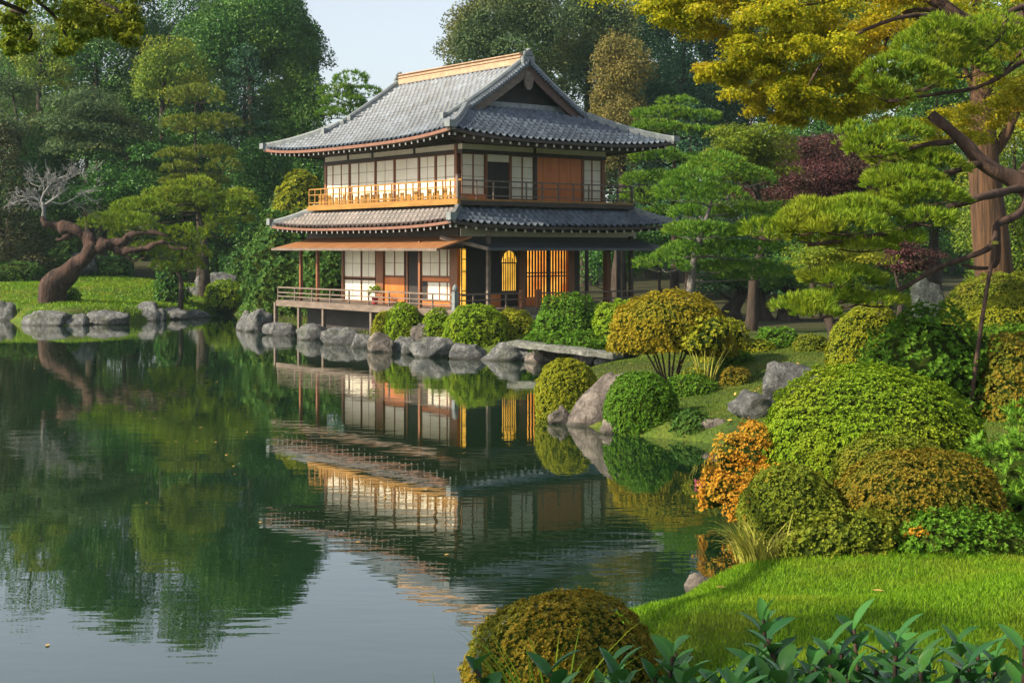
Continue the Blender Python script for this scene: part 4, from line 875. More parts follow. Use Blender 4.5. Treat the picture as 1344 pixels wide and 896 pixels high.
for i in range(14):
    tb = Tubes(i+40); x = g.normal()*.08; y = g.normal()*.1; e = np.array([x*3+g.normal()*.22, y*2, g.uniform(.9, 1.3)]); tb.add([(x, y, -.05), ((x+e[0])/2.4, y, .5), e], .014, .008, 5, 4); tb.build('stem', M['sedge'], t_)
bush('foliage', None, None, (0, 0, 0), [(0, 0, 1.1, .55, .4, .4), (.25, -.1, 1.4, .4, .4, .35), (-.3, 0, .25, .3, .3, .2)], M['az_yel'], 45, .08, parent=t_, lump=.2, ragged=1.5, cov=.45, sq=2)
# hedges and shrubs on the left bank and round the teahouse
def hedge(label, px0, px1, top, Y, mat, seed, tuft, sq=6, name='hedge', cat='hedge', deep=.5, **kw):
    loc, lb = dome_at(px0, px1, top, Y, deep=deep); x = lb[0]; h = x[2]+x[5]
    return bush(name, label, cat, loc, [(0, 0, h*.5, x[3], x[4], h*.5)], M[mat], seed, tuft, None, sq=sq, zmin=-.8, **kw)
hedge('long low box-cut hedge at the left edge behind the lawn', -60, 51, 344, 92, 'broad_mid', 51, .14)
hedge('short box-cut hedge behind the bare leaning tree', 44, 92, 336, 95, 'broad_mid', 52, .14)
hedge('low dark hedge between the bare leaning tree and the small pruned pine', 118, 172, 338, 97, 'broad_dk', 53, .16)
for a in [('rounded dark bush behind the hedge left of the bare leaning tree', 30, 62, 308, 102, 'broad_mid', 60), ('rounded green bush under the bare leaning limb', 66, 112, 312, 101, 'broad_mid', 61),
          ('flat-topped dark bush above the bare leaning limb', 70, 112, 283, 108, 'broad_mid', 62), ('dark bush behind the left pines trunk', 262, 300, 322, 98, 'broad_dk', 63), ('dark loose shrub at the water below the small pruned pine', 205, 243, 345, 84, 'broad_dk', 64), ('dark mass of shrub between the pine and the veranda', 290, 350, 330, 96, 'broad_dk', 65)]:
    dome(a[0], *a[1:4], a[4], a[5], a[6], .2, group='shrubs on the far left bank', lump=.1, ragged=.9, name='bush')
dome('yellow green dome-topped tall bush beside the upper storey', 358, 428, 226, 78, 'az_yel', 66, .15, base=3.2, lump=.04, group=None)
dome('wide dark green shrub behind the left end of the veranda', 325, 428, 286, 74, 'broad_mid', 67, .2, base=.6, lump=.12, ragged=1, group=None, name='bush')
dome('dense green shrub seen between the veranda posts', 395, 468, 318, 71, 'broad_mid', 68, .17, base=.8, lump=.1, ragged=1, group=None, name='bush')
dome('pale blue green shrub below the dome-topped tall bush', 348, 400, 256, 80, 'broad_grey', 69, .2, base=.8, lump=.1, ragged=1, group=None, name='bush')

# ------------------------------------------------------------------ background trees
G1, G2 = 'forest trees beyond the left bank', 'forest trees behind the teahouse'
tree('broadleaf_tree', 'tallest dark broadleaf tree at the left edge of the open sky', 335, -60, 112, 210, 'round', 'broad_dk', bottom=150, n=40, group=G1)
tree('broadleaf_tree', 'tree with golden lit top standing before the tallest dark tree', 222, 24, 104, 118, 'round', 'broad_lime', bottom=170, n=24, group=G1)
tree('conifer_tree', 'blue green drooping conifer behind the tiered pine', 322, 55, 106, 130, 'conifer', 'conif', bottom=330, group=G1)
tree('broadleaf_tree', 'soft green tree touching the left tip of the upper roof', 378, 84, 108, 120, 'tall', 'broad_mid', bottom=300, group=G1)
tree('layered_tree', 'pale feathery layered tree left of the tiered pine', 122, 92, 100, 150, 'layer', 'broad_grey', bottom=260, n=34, group=G1)
tree('layered_tree', 'dark drooping layered tree behind the bare leaning tree', 165, 158, 98, 150, 'layer', 'broad_dk', bottom=330, n=34, group=G1)
tree('cedar_tree', 'dark brownish cedar at the left edge', 8, 160, 95, 120, 'conifer', 'cedar', bottom=360, group=G1)
tree('broadleaf_tree', 'grey green round tree at the left edge above the cedar', 12, 72, 108, 110, 'round', 'broad_grey', bottom=240, group=G1)
tree('broadleaf_tree', 'light green tree in the upper left below the overhanging branch', 60, 18, 114, 90, 'round', 'broad_lime', bottom=150, n=20, group=G1)
tree('broadleaf_tree', 'dark tree filling the gap behind the pale feathery tree', 130, -40, 122, 150, 'tall', 'broad_dk', bottom=300, group=G1)
tree('broadleaf_tree', 'dark tree behind the blue green conifer', 262, -60, 124, 190, 'tall', 'broad_dk', bottom=320, group=G1)
tree('broadleaf_tree', 'dark low tree between the layered tree and the left edge', 70, 170, 104, 120, 'tall', 'broad_dk', bottom=340, group=G1)
tree('broadleaf_tree', 'dark leafy tree behind the tiered pine', 240, 150, 103, 130, 'tall', 'broad_dk', bottom=340, group=G1)
tree('broadleaf_tree', 'dark leafy tree behind the dome-topped bush', 345, 190, 98, 120, 'tall', 'broad_dk', bottom=340, group=G1)
tree('broadleaf_tree', 'low dark tree right behind the roof tip on the left', 425, 150, 104, 120, 'round', 'broad_dk', bottom=330, group=G1)
tree('broadleaf_tree', 'tall tree past the left edge of the picture', -90, 10, 100, 150, 'tall', 'broad_dk', bottom=340, group=G1)
tree('broadleaf_tree', 'far dark tree behind the light green one in the upper left', 30, 40, 135, 120, 'tall', 'broad_grey', bottom=330, group=G1)
tree('broadleaf_tree', 'tall sparse tree showing sky through its crown in the top left corner', 40, -45, 128, 150, 'tall', 'broad_mid', bottom=300, dens=.5, n=30, group=G1)
tree('broadleaf_tree', 'tall dark tree behind the overhanging branch', 175, -66, 127, 130, 'tall', 'broad_dk', bottom=300, n=30, dens=.8, group=G1)
tree('broadleaf_tree', 'huge grey green tree behind the roof ridge with gold tipped top', 665, -70, 104, 190, 'round', 'broad_grey', bottom=190, n=44, group=G2)
tree('broadleaf_tree', 'tall golden grey tree right behind the gable', 812, 50, 88, 110, 'tall', 'broad_gold', bottom=220, n=30, group=G2)
tree('broadleaf_tree', 'tall grey green tree behind the golden one', 770, -60, 112, 150, 'tall', 'broad_grey', bottom=250, n=40, group=G2)
tree('broadleaf_tree', 'tall dark teal tree with gaps of sky right of the golden one', 895, -60, 116, 150, 'tall', 'conif', bottom=240, n=34, dens=.9, group=G2)
tree('broadleaf_tree', 'dark teal tree behind the yellow maple', 985, -40, 120, 150, 'tall', 'conif', bottom=260, n=34, dens=.9, group=G2)
tree('conifer_tree', 'dark conifer behind the layered pines at the right of the roof', 905, 130, 100, 110, 'conifer', 'conif', bottom=330, group=G2)
tree('conifer_tree', 'dark conifer in the shade between the pine and the red maple', 985, 175, 92, 130, 'conifer', 'conif', bottom=390, group=G2)
tree('broadleaf_tree', 'dark tree deep in the shade under the red maple', 1075, 200, 88, 150, 'tall', 'broad_dk', bottom=395, group=G2)
tree('broadleaf_tree', 'leafy dark tree behind the right pine pads', 1165, 150, 78, 160, 'tall', 'broad_dk', bottom=390, group=G2)
tree('broadleaf_tree', 'fresh green tree at the right edge behind the thick trunk', 1330, 90, 60, 160, 'tall', 'broad_lime', bottom=390, group=G2)
tree('broadleaf_tree', 'mid green tree between the maple and the thick trunk', 1225, 20, 70, 150, 'tall', 'broad_mid', bottom=300, group=G2)
tree('broadleaf_tree', 'tall dark tree behind the fresh green one at the right edge', 1390, -60, 85, 200, 'tall', 'broad_dk', bottom=350, group=G2)
tree('broadleaf_tree', 'tall dark tree high behind the yellow maple crown', 1080, -80, 108, 190, 'tall', 'broad_dk', bottom=260, group=G2)
tree('broadleaf_tree', 'tall teal tree between the golden tree and the yellow maple', 850, -50, 124, 150, 'tall', 'conif', bottom=330, n=36, group=G2)
tree('broadleaf_tree', 'tall dark tree at the back between the left trees and the sky gap', 372, -30, 126, 110, 'tall', 'broad_dk', bottom=300, group=G1)
tree('broadleaf_tree', 'low shaded tree seen through the open veranda', 800, 262, 92, 120, 'round', 'broad_dk', bottom=395, group=G2)
tree('broadleaf_tree', 'low shaded tree seen past the right corner post', 870, 250, 96, 120, 'round', 'broad_dk', bottom=390, group=G2)
for px, tp, l in ((958, 330, 'first of three dark trunked low trees in the shade, nearest the pine trunk'), (997, 325, 'middle of three dark trunked low trees in the shade'), (1030, 335, 'right of three dark trunked low trees in the shade, beside the pine pads')):
    tree('shade_tree', l, px, tp, 66, 90, 'round', 'broad_dk', bottom=398, n=14, trunk_r=.5, group='low trees in the shade')
# maples
tree('maple_tree', 'yellow green layered maple above the right pines', 985, 128, 55, 130, 'layer', 'maple_gr', bottom=285, n=34, leaf=.13, group='maples')
tree('maple_tree', 'dark red maple behind the big right pine', 1084, 156, 66, 215, 'layer', 'maple_red', bottom=335, n=70, leaf=.12, group='maples', dens=.8)
tree('maple_tree', 'small purplish maple low in the shade beside the pine trunk', 1180, 300, 50, 110, 'layer', 'maple_red', bottom=385, n=18, leaf=.1, group='maples')
tree('maple_tree', 'low green maple spray under the pine pads', 1098, 305, 36, 150, 'layer', 'maple_gr', bottom=368, n=20, leaf=.09, group='maples', dens=.7)
# pines behind and around
def cloudpine(label, base_px, Y, pads, trunk, mat, seed, Ln=.4, Wn=.045, dens=10, tr=.22, group='cloud pruned pines', bark='bark', k=9):
    b = at(base_px, 0, Y); z = gz(b[0], Y); P = [ppad(*(a[:2]), Y+(a[5] if len(a) > 5 else 0), a[2], a[3]*1.25, .8, a[4] if len(a) > 4 else 0) for a in pads]
    T = [(b[0], Y, z-.2)]+[tuple(at(x, y, Y)) for x, y in trunk]
    return pine('cloud_pine', label, (b[0], Y, z), P, T, mat, bark, Ln, Wn, dens, tr, seed, group=group, k=k)
cloudpine('tall tiered pine with rounded green pads behind the left bank', 262, 95,
 [(258, 130, 66, 22), (240, 165, 50, 18, 0, -1.5), (284, 163, 56, 20, 0, 1), (262, 172, 60, 16), (228, 206, 52, 14, 0, -1), (274, 203, 66, 16), (232, 222, 50, 13, 0, -1.5), (294, 222, 46, 14, 0, -1), (258, 240, 80, 15, 0, 0)],
 [(262, 330), (260, 260), (257, 200), (256, 140)], 'pine_ol', 71, .36, .05, 22, .25)
cloudpine('spreading bright green pine behind the small pruned pine on the left bank', 268, 88,
 [(155, 292, 60, 20, 0, -2), (182, 278, 80, 24, 0, -1.5), (222, 264, 80, 26, 0, -1), (252, 254, 70, 28, 0, 0), (300, 266, 76, 28, 0, 1), (320, 274, 46, 26, 0, 0), (285, 305, 46, 22, 0, -.5), (268, 275, 60, 30, 0, 1), (232, 274, 80, 24, 0, .8), (300, 288, 60, 22)],
 [(268, 340), (268, 310), (262, 285), (256, 262)], 'pine_br', 72, .32, .045, 30, .35)
cloudpine('small pruned pine with bright pads at the edge of the left bank', 236, 80,
 [(132, 296, 52, 22, 0, -.5), (180, 296, 62, 26, 0, -1), (241, 314, 60, 30, 0, -.6), (205, 333, 60, 18, 0, -.6), (255, 338, 46, 30, 0, 0), (235, 350, 70, 24, 0, .5), (168, 310, 50, 18, 0, .6)],
 [(238, 372), (232, 350), (238, 330), (215, 310), (180, 303)], 'pine_br', 73, .28, .04, 34, .16)
cloudpine('dark green pine tops showing behind the left slope of the roof', 462, 92,
 [(460, 108, 46, 18), (440, 122, 50, 18, 0, -1), (478, 124, 46, 18), (455, 134, 60, 18, 0, -1), (436, 152, 44, 14, 0, -2), (472, 146, 60, 16)], [(462, 300), (460, 200), (460, 110)], 'pine_gr', 74, .34, .05, 24, .25)
cloudpine('dark layered pine right behind the tip of the upper roof', 885, 72,
 [(888, 136, 46, 12), (870, 152, 80, 16), (915, 156, 70, 14), (862, 168, 70, 14, 0, -1), (900, 176, 90, 16), (868, 208, 90, 18, 0, -1), (915, 214, 80, 16), (862, 240, 100, 20), (905, 252, 90, 18), (848, 262, 70, 18), (862, 284, 90, 20)],
 [(886, 330), (884, 250), (887, 150)], 'pine_gr', 75, .28, .038, 34, .28)
cloudpine('broad green pine with a leaning grey trunk at the right of the teahouse', 903, 51,
 [(938, 226, 92, 30), (905, 240, 76, 28, 0, -1), (970, 238, 84, 28, 0, .5), (902, 258, 80, 26, 0, -1), (945, 262, 80, 26, 0, -1), (990, 284, 110, 28, 0, 1), (920, 282, 90, 24, 0, 1.5), (912, 308, 84, 24, 0, -1), (945, 306, 100, 26), (1000, 300, 70, 22, 0, -.5), (884, 335, 66, 22, 0, -.5), (925, 330, 90, 22, 0, 1), (970, 334, 110, 26, 0, .5), (876, 352, 66, 20, 0, -1), (940, 352, 90, 20, 0, 1), (985, 360, 100, 26, 0, 1.5)],
 [(908, 360), (918, 315), (928, 285), (936, 255), (942, 232)], 'pine_gr', 76, .22, .024, 60, .17, bark='bark_grey', k=10)
# lime sprays of a yellow pine branch by the roof
# ------------------------------------------------------------------ the big leaning pine on the right
Y = 26.0; b = at(1420, 470, Y); z0 = gz(b[0], Y)
A = lambda px, py, dy=0: tuple(at(px, py, Y+dy))
limbs = [([A(1290, 212), A(1250, 226, -.3), A(1205, 240, -.6), A(1165, 250, -.8)], .09, .03), ([A(1344, 246), A(1290, 258, -.8), A(1240, 275, -1.2), A(1190, 300, -1.4), A(1130, 312, -1.6), A(1060, 322, -1.6)], .11, .04),
         ([A(1350, 250), A(1338, 280, -.5), A(1310, 294, -.8), A(1305, 315, -.9), A(1290, 330, -1), A(1230, 352, -1.2), A(1180, 380, -1.3), A(1140, 388, -1.3), A(1090, 400, -1.3)], .10, .03),
         ([A(1344, 80, .5), A(1290, 112, .2), A(1240, 122, 0), A(1200, 128, -.2), A(1165, 132, -.3)], .06, .025), ([A(1344, 8, .5), A(1320, 20, .3), A(1316, 45, .2), A(1290, 70, 0)], .07, .03), ([A(1250, 186), A(1215, 190, -.2), A(1175, 198, -.4), A(1140, 190, -.5)], .07, .025),
         ([A(1310, 300, -.8), A(1308, 345, -.9), A(1285, 352, -.9), A(1262, 347, -.9), ], .06, .04), ([A(1344, 230), A(1390, 150), A(1360, 60, .3), A(1344, 8, .5)], .16, .08), ([A(1390, 150), A(1370, 100, .4), A(1344, 80, .5)], .1, .06)]
def P_(px, py, dy, w, h, tl=0, deep=.8): return ppad(px, py, Y+dy, w*.93, h*1.1, deep, tl)
pads = [P_(1222, 70, 0, 120, 56), P_(1190, 105, -.3, 130, 60, -.1), P_(1260, 90, .2, 110, 50), P_(1165, 125, -.4, 70, 36, -.15), P_(1320, 75, .5, 100, 60), P_(1290, 45, .2, 90, 40), P_(1235, 40, 0, 70, 30),
        P_(1125, 186, -.5, 56, 40), P_(1175, 178, -.3, 90, 34), P_(1150, 200, -.6, 80, 26), P_(1190, 208, .3, 110, 22),
        P_(1185, 238, -.7, 110, 26), P_(1230, 222, -.3, 80, 26), P_(1165, 246, -.9, 70, 22),
        P_(1210, 262, -1.2, 110, 32), P_(1220, 290, -1.6, 80, 28), P_(1130, 280, -1.4, 120, 34), P_(1075, 285, -1.2, 100, 36), P_(1105, 300, -2, 120, 34), P_(1160, 275, -.8, 90, 34), P_(1050, 300, -1.7, 90, 34), P_(1010, 308, -1.6, 70, 30),
        P_(1075, 315, -1.2, 90, 20), P_(1180, 318, -1.4, 70, 18), P_(1130, 326, -1.3, 90, 18),
        P_(1100, 370, -1.3, 110, 28), P_(1060, 404, -1.6, 80, 28), P_(1095, 398, -1.2, 90, 30), P_(1150, 398, -1.2, 90, 20), P_(1075, 412, -1.8, 70, 22)]
pine('leaning_pine', 'large leaning pine with bright needle pads on long twisting limbs at the right', (b[0], Y, z0), pads, [(b[0], Y, z0-.2), A(1400, 380), A(1375, 290), A(1344, 245), A(1295, 218), A(1255, 178), A(1222, 150)], 'pine_br', 'bark_red', .155, .014, 190, .28, 80, limbs=limbs, k=14, tip=.35)
# its prop
a0, a1 = np.array(A(1270, 416, -1.2)), np.array(A(1307, 312, -1.15)); a0[2] = min(a0[2], gz(a0[0], a0[1])+.3); tb = Tubes(91, .03)
b0 = a0.copy(); zt_ = gz(a0[0], a0[1]); d = (a1-a0); tb.add([np.array([a0[0], a0[1], zt_-.1])-a0, d*.5, d], .045, .04, 8, 4)
t_ = thing('support_pole', 'slanting brown prop pole holding up a limb of the leaning pine', 'support pole', a0); tb.build('pole', M['bark_red'], t_)
tb = Tubes(92, .02); [tb.add([d*s-np.array([.0, 0, .03]), d*s+np.array([.0, 0, .03])], .065, .065, 8, 2) for s in (.97,)]; tb.build('rope_tie', M['sedge'], t_)
# thick straight trunk with the yellow maple crown
Y = 40; X = (1300-CX)*Y/FPX; zg = gz(X, Y); t_ = thing('yellow_maple', 'great yellow leaved maple reaching over the top right of the picture', 'tree', (X+14*0, 30, gz(X, 30)))
t_.location = ((1480-CX)*30/FPX, 30, gz((1480-CX)*30/FPX, 30)); L0 = np.array(t_.location)
B = lambda px, py, Y_=29: at(px, py, Y_)-L0
tb = Tubes(95); tb.add([(0, 0, -.3), B(1475, 250, 30), B(1440, 120, 30), B(1380, 30), B(1290, 38), B(1225, 0), B(1150, -40)], .38, .1, 10, 7)
for pts, r in [([B(1290, 38), B(1235, 15), B(1180, 22), B(1150, 90), B(1135, 110)], .07), ([B(1235, 42), B(1190, 22), B(1170, 60), B(1155, 85), B(1085, 86)], .05), ([B(1225, 0), B(1110, 0), B(1020, 10), B(940, 10)], .06), ([B(1290, 38), B(1200, 20, 27), B(1100, 60, 27), B(1050, 130, 27)], .06), ([B(1150, -40), B(1000, -40), B(900, -10)], .06), ([B(1380, 30), B(1330, 80, 31), B(1290, 130, 32)], .06), ([B(1155, 85), B(1180, 92), B(1190, 105)], .03)]: tb.add(pts, r, .018, 6, 5)
tb.build('trunk', M['bark_red'], t_)
g = np.random.default_rng(96); C = []; Rr = []
for px, py, dY, wd, h in [(885, 8, 0, 60, 30), (925, 22, .5, 80, 40), (960, 48, 0, 70, 40), (975, 10, 1, 90, 46), (1000, 75, 0, 80, 46), (1015, 35, -1, 80, 44), (1035, 105, 0, 80, 44), (1050, 65, 1, 90, 46), (1060, 130, -.5, 60, 40), (1085, 110, .5, 80, 44), (1090, 145, 0, 60, 30), (1095, 70, -1, 80, 46), (1120, 100, .5, 90, 50),
                         (1130, 140, 1, 80, 36), (1060, 20, 1.5, 110, 50), (1120, 30, 1, 110, 54), (1005, -15, 0, 120, 50), (1180, -10, 1, 130, 50), (1090, -20, -1, 130, 50), (1150, 55, 2, 80, 50), (980, 92, 1, 60, 24), (955, 96, .5, 50, 18), (1030, 150, 1, 60, 18), (1230, 10, 3, 110, 50), (1300, 30, 4, 120, 60), (1340, 100, 4, 100, 60), (1330, 150, 5, 90, 60), (1280, 150, 4, 100, 50), (1240, 170, 5, 90, 40), (900, -20, 0, 120, 40), (870, -8, .5, 60, 30), (1000, 120, 1, 50, 20), (1160, 130, 3, 80, 40)]:
    for j in range(10):
        p = at(px+g.normal()*wd*.33, py+g.normal()*h*.34, 28+dY+g.normal()*.6)-L0; C.append(p); r = wd*28/FPX*g.uniform(.14, .3); Rr.append((r, r, r*g.uniform(.25, .5)))
V = clump_leaves(g, np.array(C), np.array(Rr), 430, .08, .052, zmin=-.8, droop=.5, shell=(.1, 1.35)); ob('crown', np_mesh('crown', V, [quads_for(len(V)//4)], mats=[M['maple']]), t_)
Y = 40; t_ = thing('fibrous_tree', 'thick straight tree with fibrous brown bark behind the leaning pine', 'tree', (X, Y, zg)); tb = Tubes(97, .04)
Bx = lambda px, py, y=Y: at(px, py, y)-np.array([X, Y, zg])
tb.add([(0, 0, -.3), Bx(1306, 370), Bx(1296, 260), Bx(1290, 180), Bx(1288, 60), Bx(1285, -80)], .66, .3, 18, 8, rads=[.64, .58, .52, .44, .36, .28, .2]); tb.add([Bx(1293, 215), Bx(1318, 180), Bx(1340, 130)], .2, .12, 9, 5); tb.add([Bx(1290, 150), Bx(1278, 120), Bx(1262, 80)], .12, .06, 8, 5)
tb.build('trunk', M['bark_fib'], t_); C, Rr = crown_clumps(g, 'round', 7, 5, 26); V = clump_leaves(g, C, Rr, 900, .13, .08, droop=.3)
ob('crown', np_mesh('crown', V, [quads_for(len(V)//4)], mats=[M['maple_gr']]), t_, Bx(1300, 120)-np.array([0, 0, 0]))
# ------------------------------------------------------------------ the bare leaning tree on the left bank
Y = 78; b = at(75, 404, Y); b[2] = gz(b[0], Y); A = lambda px, py, dy=0: at(px, py, Y+dy)-b; tb = Tubes(101, .3)
t_ = thing('bare_tree', 'leaning half-dead tree with thick red brown trunk and bare grey crown on the left bank', 'tree', b)
tb.add([A(76, 412), A(72, 388), A(84, 364), A(104, 345), A(121, 328), A(126, 318)], 1, 1, 12, 7, rads=[.80, .62, .60, .50, .42, .32]); tb.add([A(120, 332), A(108, 308), A(82, 298), A(62, 294), A(56, 284)], .4, .24, 10, 7, rads=[.34, .29, .28, .26, .18])
tb.add([A(120, 328), A(140, 322), A(158, 318), A(175, 307), A(200, 305), A(222, 311)], .36, .08, 9, 6); tb.add([A(140, 324), A(165, 330), A(190, 325), A(214, 318), A(228, 326), A(246, 326)], .22, .05, 8, 6); tb.add([A(160, 330), A(175, 342), A(190, 338)], .1, .03, 6, 4); tb.add([A(95, 307), A(80, 314), A(74, 314)], .2, .1, 7, 3)
tb.build('trunk', M['bark_old'], t_); tb = Tubes(102, .1); g = np.random.default_rng(103)
def twigs(s, e, r, lev):
    m = (s+e)/2+g.normal(size=3)*.12*np.linalg.norm(e-s); tb.add([s, m, e], r, r*.45, 5 if lev > 1 else 4, 4)
    if lev > 0:
        for i in range(5 if lev > 1 else 4):
            t = g.uniform(.3, 1); q = s+(e-s)*t; L_ = np.linalg.norm(e-s)*g.uniform(.35, .7); dd = nrm(((e-s)/np.linalg.norm(e-s)+g.normal(size=3)*.75)[None])[0]; twigs(q, q+dd*L_, max(.012, r*.42), lev-1)
for s, e, r in [((57, 287), (52, 258), .15), ((55, 272), (32, 258), .09), ((54, 268), (74, 232), .09), ((56, 270), (90, 246), .08), ((53, 266), (50, 228), .07), ((50, 268), (20, 266), .07), ((70, 245), (106, 226), .06), ((60, 262), (108, 254), .06)]: twigs(A(*s), A(*e), r, 3)
tb.build('bare_branches', M['bark_pale'], t_)

# ------------------------------------------------------------------ overhanging branch in the top left (its tree stands on the near bank, off to the left)
Y = 15; L0 = np.array([-9.4, 4.2, gz(-9.4, 4.2)]); t_ = thing('overhanging_tree', 'near tree reaching in at the top left with a dark golden leafy branch', 'tree', L0); B = lambda px, py, y=Y: at(px, py, y)-L0
tb = Tubes(110); tb.add([(0, 0, -.3), (.2, .4, 2.5), (.7, 1.6, 5), (1.2, 3.4, 7.2)], .34, .12, 9, 6); tb.add([(.2, .4, 2.5), (.1, -2.0, 4.6), (0, -4.5, 7)], .22, .08, 8, 6); tb.add([(.7, 1.6, 5), B(-60, -60, 13), B(20, -20), B(90, -8), B(150, 14), B(172, 34)], .1, .02, 7, 6); tb.add([B(20, -20), B(70, 20), B(92, 58)], .03, .01, 5, 4); tb.add([(1.2, 3, 6.4), B(-30, -10, 14), B(15, 15), B(40, 40), B(36, 58)], .04, .012, 5, 5); tb.build('trunk', M['bark'], t_)  # second limb is out of view, added to carry the shading lobe
g = np.random.default_rng(111); C = []; Rr = []
for px, py, w in [(80, -10, 60), (110, 0, 60), (140, -5, 60), (100, 25, 50), (130, 22, 55), (158, 20, 40), (88, 48, 36), (112, 42, 36), (150, 40, 30), (172, 38, 24), (168, 54, 18), (82, 66, 16), (60, -15, 50), (20, -12, 60), (8, 20, 26), (24, 45, 26), (36, 62, 18), (10, 60, 16), (185, -12, 40)]:
    for j in range(4): C.append(at(px+g.normal()*w*.25, py+g.normal()*w*.18, Y+g.normal()*.5)-L0); r = w*Y/FPX*g.uniform(.22, .38); Rr.append((r, r, r*.5))
V1_ = clump_leaves(g, np.array(C), np.array(Rr), 170, .055, .036, droop=.5, shell=(.2, 1.1)); 
C2, R2 = crown_clumps(g, 'round', 5.5, 4, 18); V2_ = clump_leaves(g, C2+np.array([-.3, 1.6, 5.6]), R2, 420, .1, .06, droop=.3)
C3, R3 = crown_clumps(g, 'round', 7.6, 4.6, 60); V2_ = np.concatenate([V2_, clump_leaves(g, C3+np.array([0, -5.2, 4.2]), R3, 480, .13, .08, droop=.3)])  # unseen crown lobe added to shade the foreground shrubs
V = np.concatenate([V1_, V2_]); ob('crown', np_mesh('crown', V, [quads_for(len(V)//4)], mats=[M['maple_gr']]), t_)

# ------------------------------------------------------------------ grass, sedge, foreground plants, floating leaves
def grass(name, n, xr, yr, Lh, Wd, mat, seed, ok, kind='stuff', lean=.5):
    g = np.random.default_rng(seed); x = g.uniform(*xr, n); y = g.uniform(*yr, n); s = ok(x, y)&(shore_d(x, y) > .12); x, y = x[s], y[s]; P = np.stack([x, y, ground_z(x, y)-.01], -1); m = len(x)
    D = nrm(np.stack([g.normal(size=m)*lean, g.normal(size=m)*lean, np.ones(m)], -1)); V = leaf_quads(P, D, nrm(np.cross(D, g.normal(size=(m, 3)))), Lh*g.uniform(.6, 1.3, m), Wd, 0)
    o = ob(name, np_mesh(name, V, [quads_for(m)], mats=[mat])); o['kind'] = kind; return o
grass('lawn_grass', 330000, (-.6, 8), (7, 17.6), .065, .007, M['grassblade'], 120, lambda x, y: (x < .2+.48*y)&(x > -.6))
grass('moss_grass', 110000, (1, 13), (19, 46), .055, .018, M['moss'], 121, lambda x, y: x < .42*y)
grass('bank_grass', 60000, (-44, -14), (74, 100), .16, .05, M['grassblade'], 122, lambda x, y: np.hypot((x+29)/15, (y-84)/13) < 1)
grass('veranda_grass', 22000, (-12, 6), (46, 72), .12, .035, M['moss'], 123, lambda x, y: np.ones_like(x, bool))
def blades(name, label, cat, loc, n, Lh, Wd, mat, seed, spread=.25, droop=1.0, group=None):
    g = np.random.default_rng(seed); k = 7; V = []; F = []; b = 0
    for i in range(n):
        a = g.uniform(0, 6.28); r = spread*math.sqrt(g.uniform()); p = np.array([r*math.cos(a), r*math.sin(a), -.02]); a2 = a+g.normal()*.6; o = np.array([math.cos(a2), math.sin(a2), 0]); L_ = Lh*g.uniform(.6, 1.2); dr = droop*g.uniform(.4, 1.3); s = np.array([-o[1], o[0], 0])*Wd
        for j in range(k):
            t = j/(k-1); th = 1.35-dr*1.9*t; c = p.copy(); p = p+(o*math.cos(th)+np.array([0, 0, math.sin(th)]))*L_/(k-1); w = (1-t**2)*(.6+.4*t*4*(1-t)) if j < k-1 else .05; V += [c-s*w, c+s*w]
            if j: F.append((b+2*j-2, b+2*j-1, b+2*j+1, b+2*j))
        b += 2*k
    return tag(ob(name, np_mesh(name, np.array(V), [np.array(F)], mats=[mat]), None, loc), label, cat, group)
c = at(1000, 735, 15.6); blades('sedge_clump', 'pale yellow arching sedge clump at the left tip of the lawn by the water', 'sedge', (c[0], c[1], gz(c[0], c[1])), 260, .62, .011, M['sedge'], 130, .3, .9)
c = at(722, 893, 8.6); blades('grass_tuft', 'tuft of long green grass in front of the small bronze ball', 'grass tuft', (c[0], c[1], gz(c[0], c[1])), 40, .9, .008, M['az_lime'], 131, .2, .7)
c = at(560, 893, 11.5); blades('grass_tuft', 'thin sparse grass blades at the water left of the small bronze ball', 'grass tuft', (c[0], c[1], -.02), 16, .4, .006, M['grassblade'], 132, .35, .7)
def big_leaf(me_list, p, d, n, L_, W_, b):
    d = nrm(d[None])[0]; s = nrm(np.cross(n, d)[None])[0]; n = np.cross(d, s); V = []; F = []; ts = np.linspace(0, 1, 7)
    for t in ts:
        w = W_*.5*(math.sin(math.pi*min(1, t*.93+.05)))**.75*(1 if t < .97 else .2); c = p+d*L_*t-n*L_*.22*t*t; V += [c-s*w+n*w*.35, c, c+s*w+n*w*.35]
    for j in range(6): F += [(b+3*j, b+3*j+1, b+3*j+4, b+3*j+3), (b+3*j+1, b+3*j+2, b+3*j+5, b+3*j+4)]
    return V, F
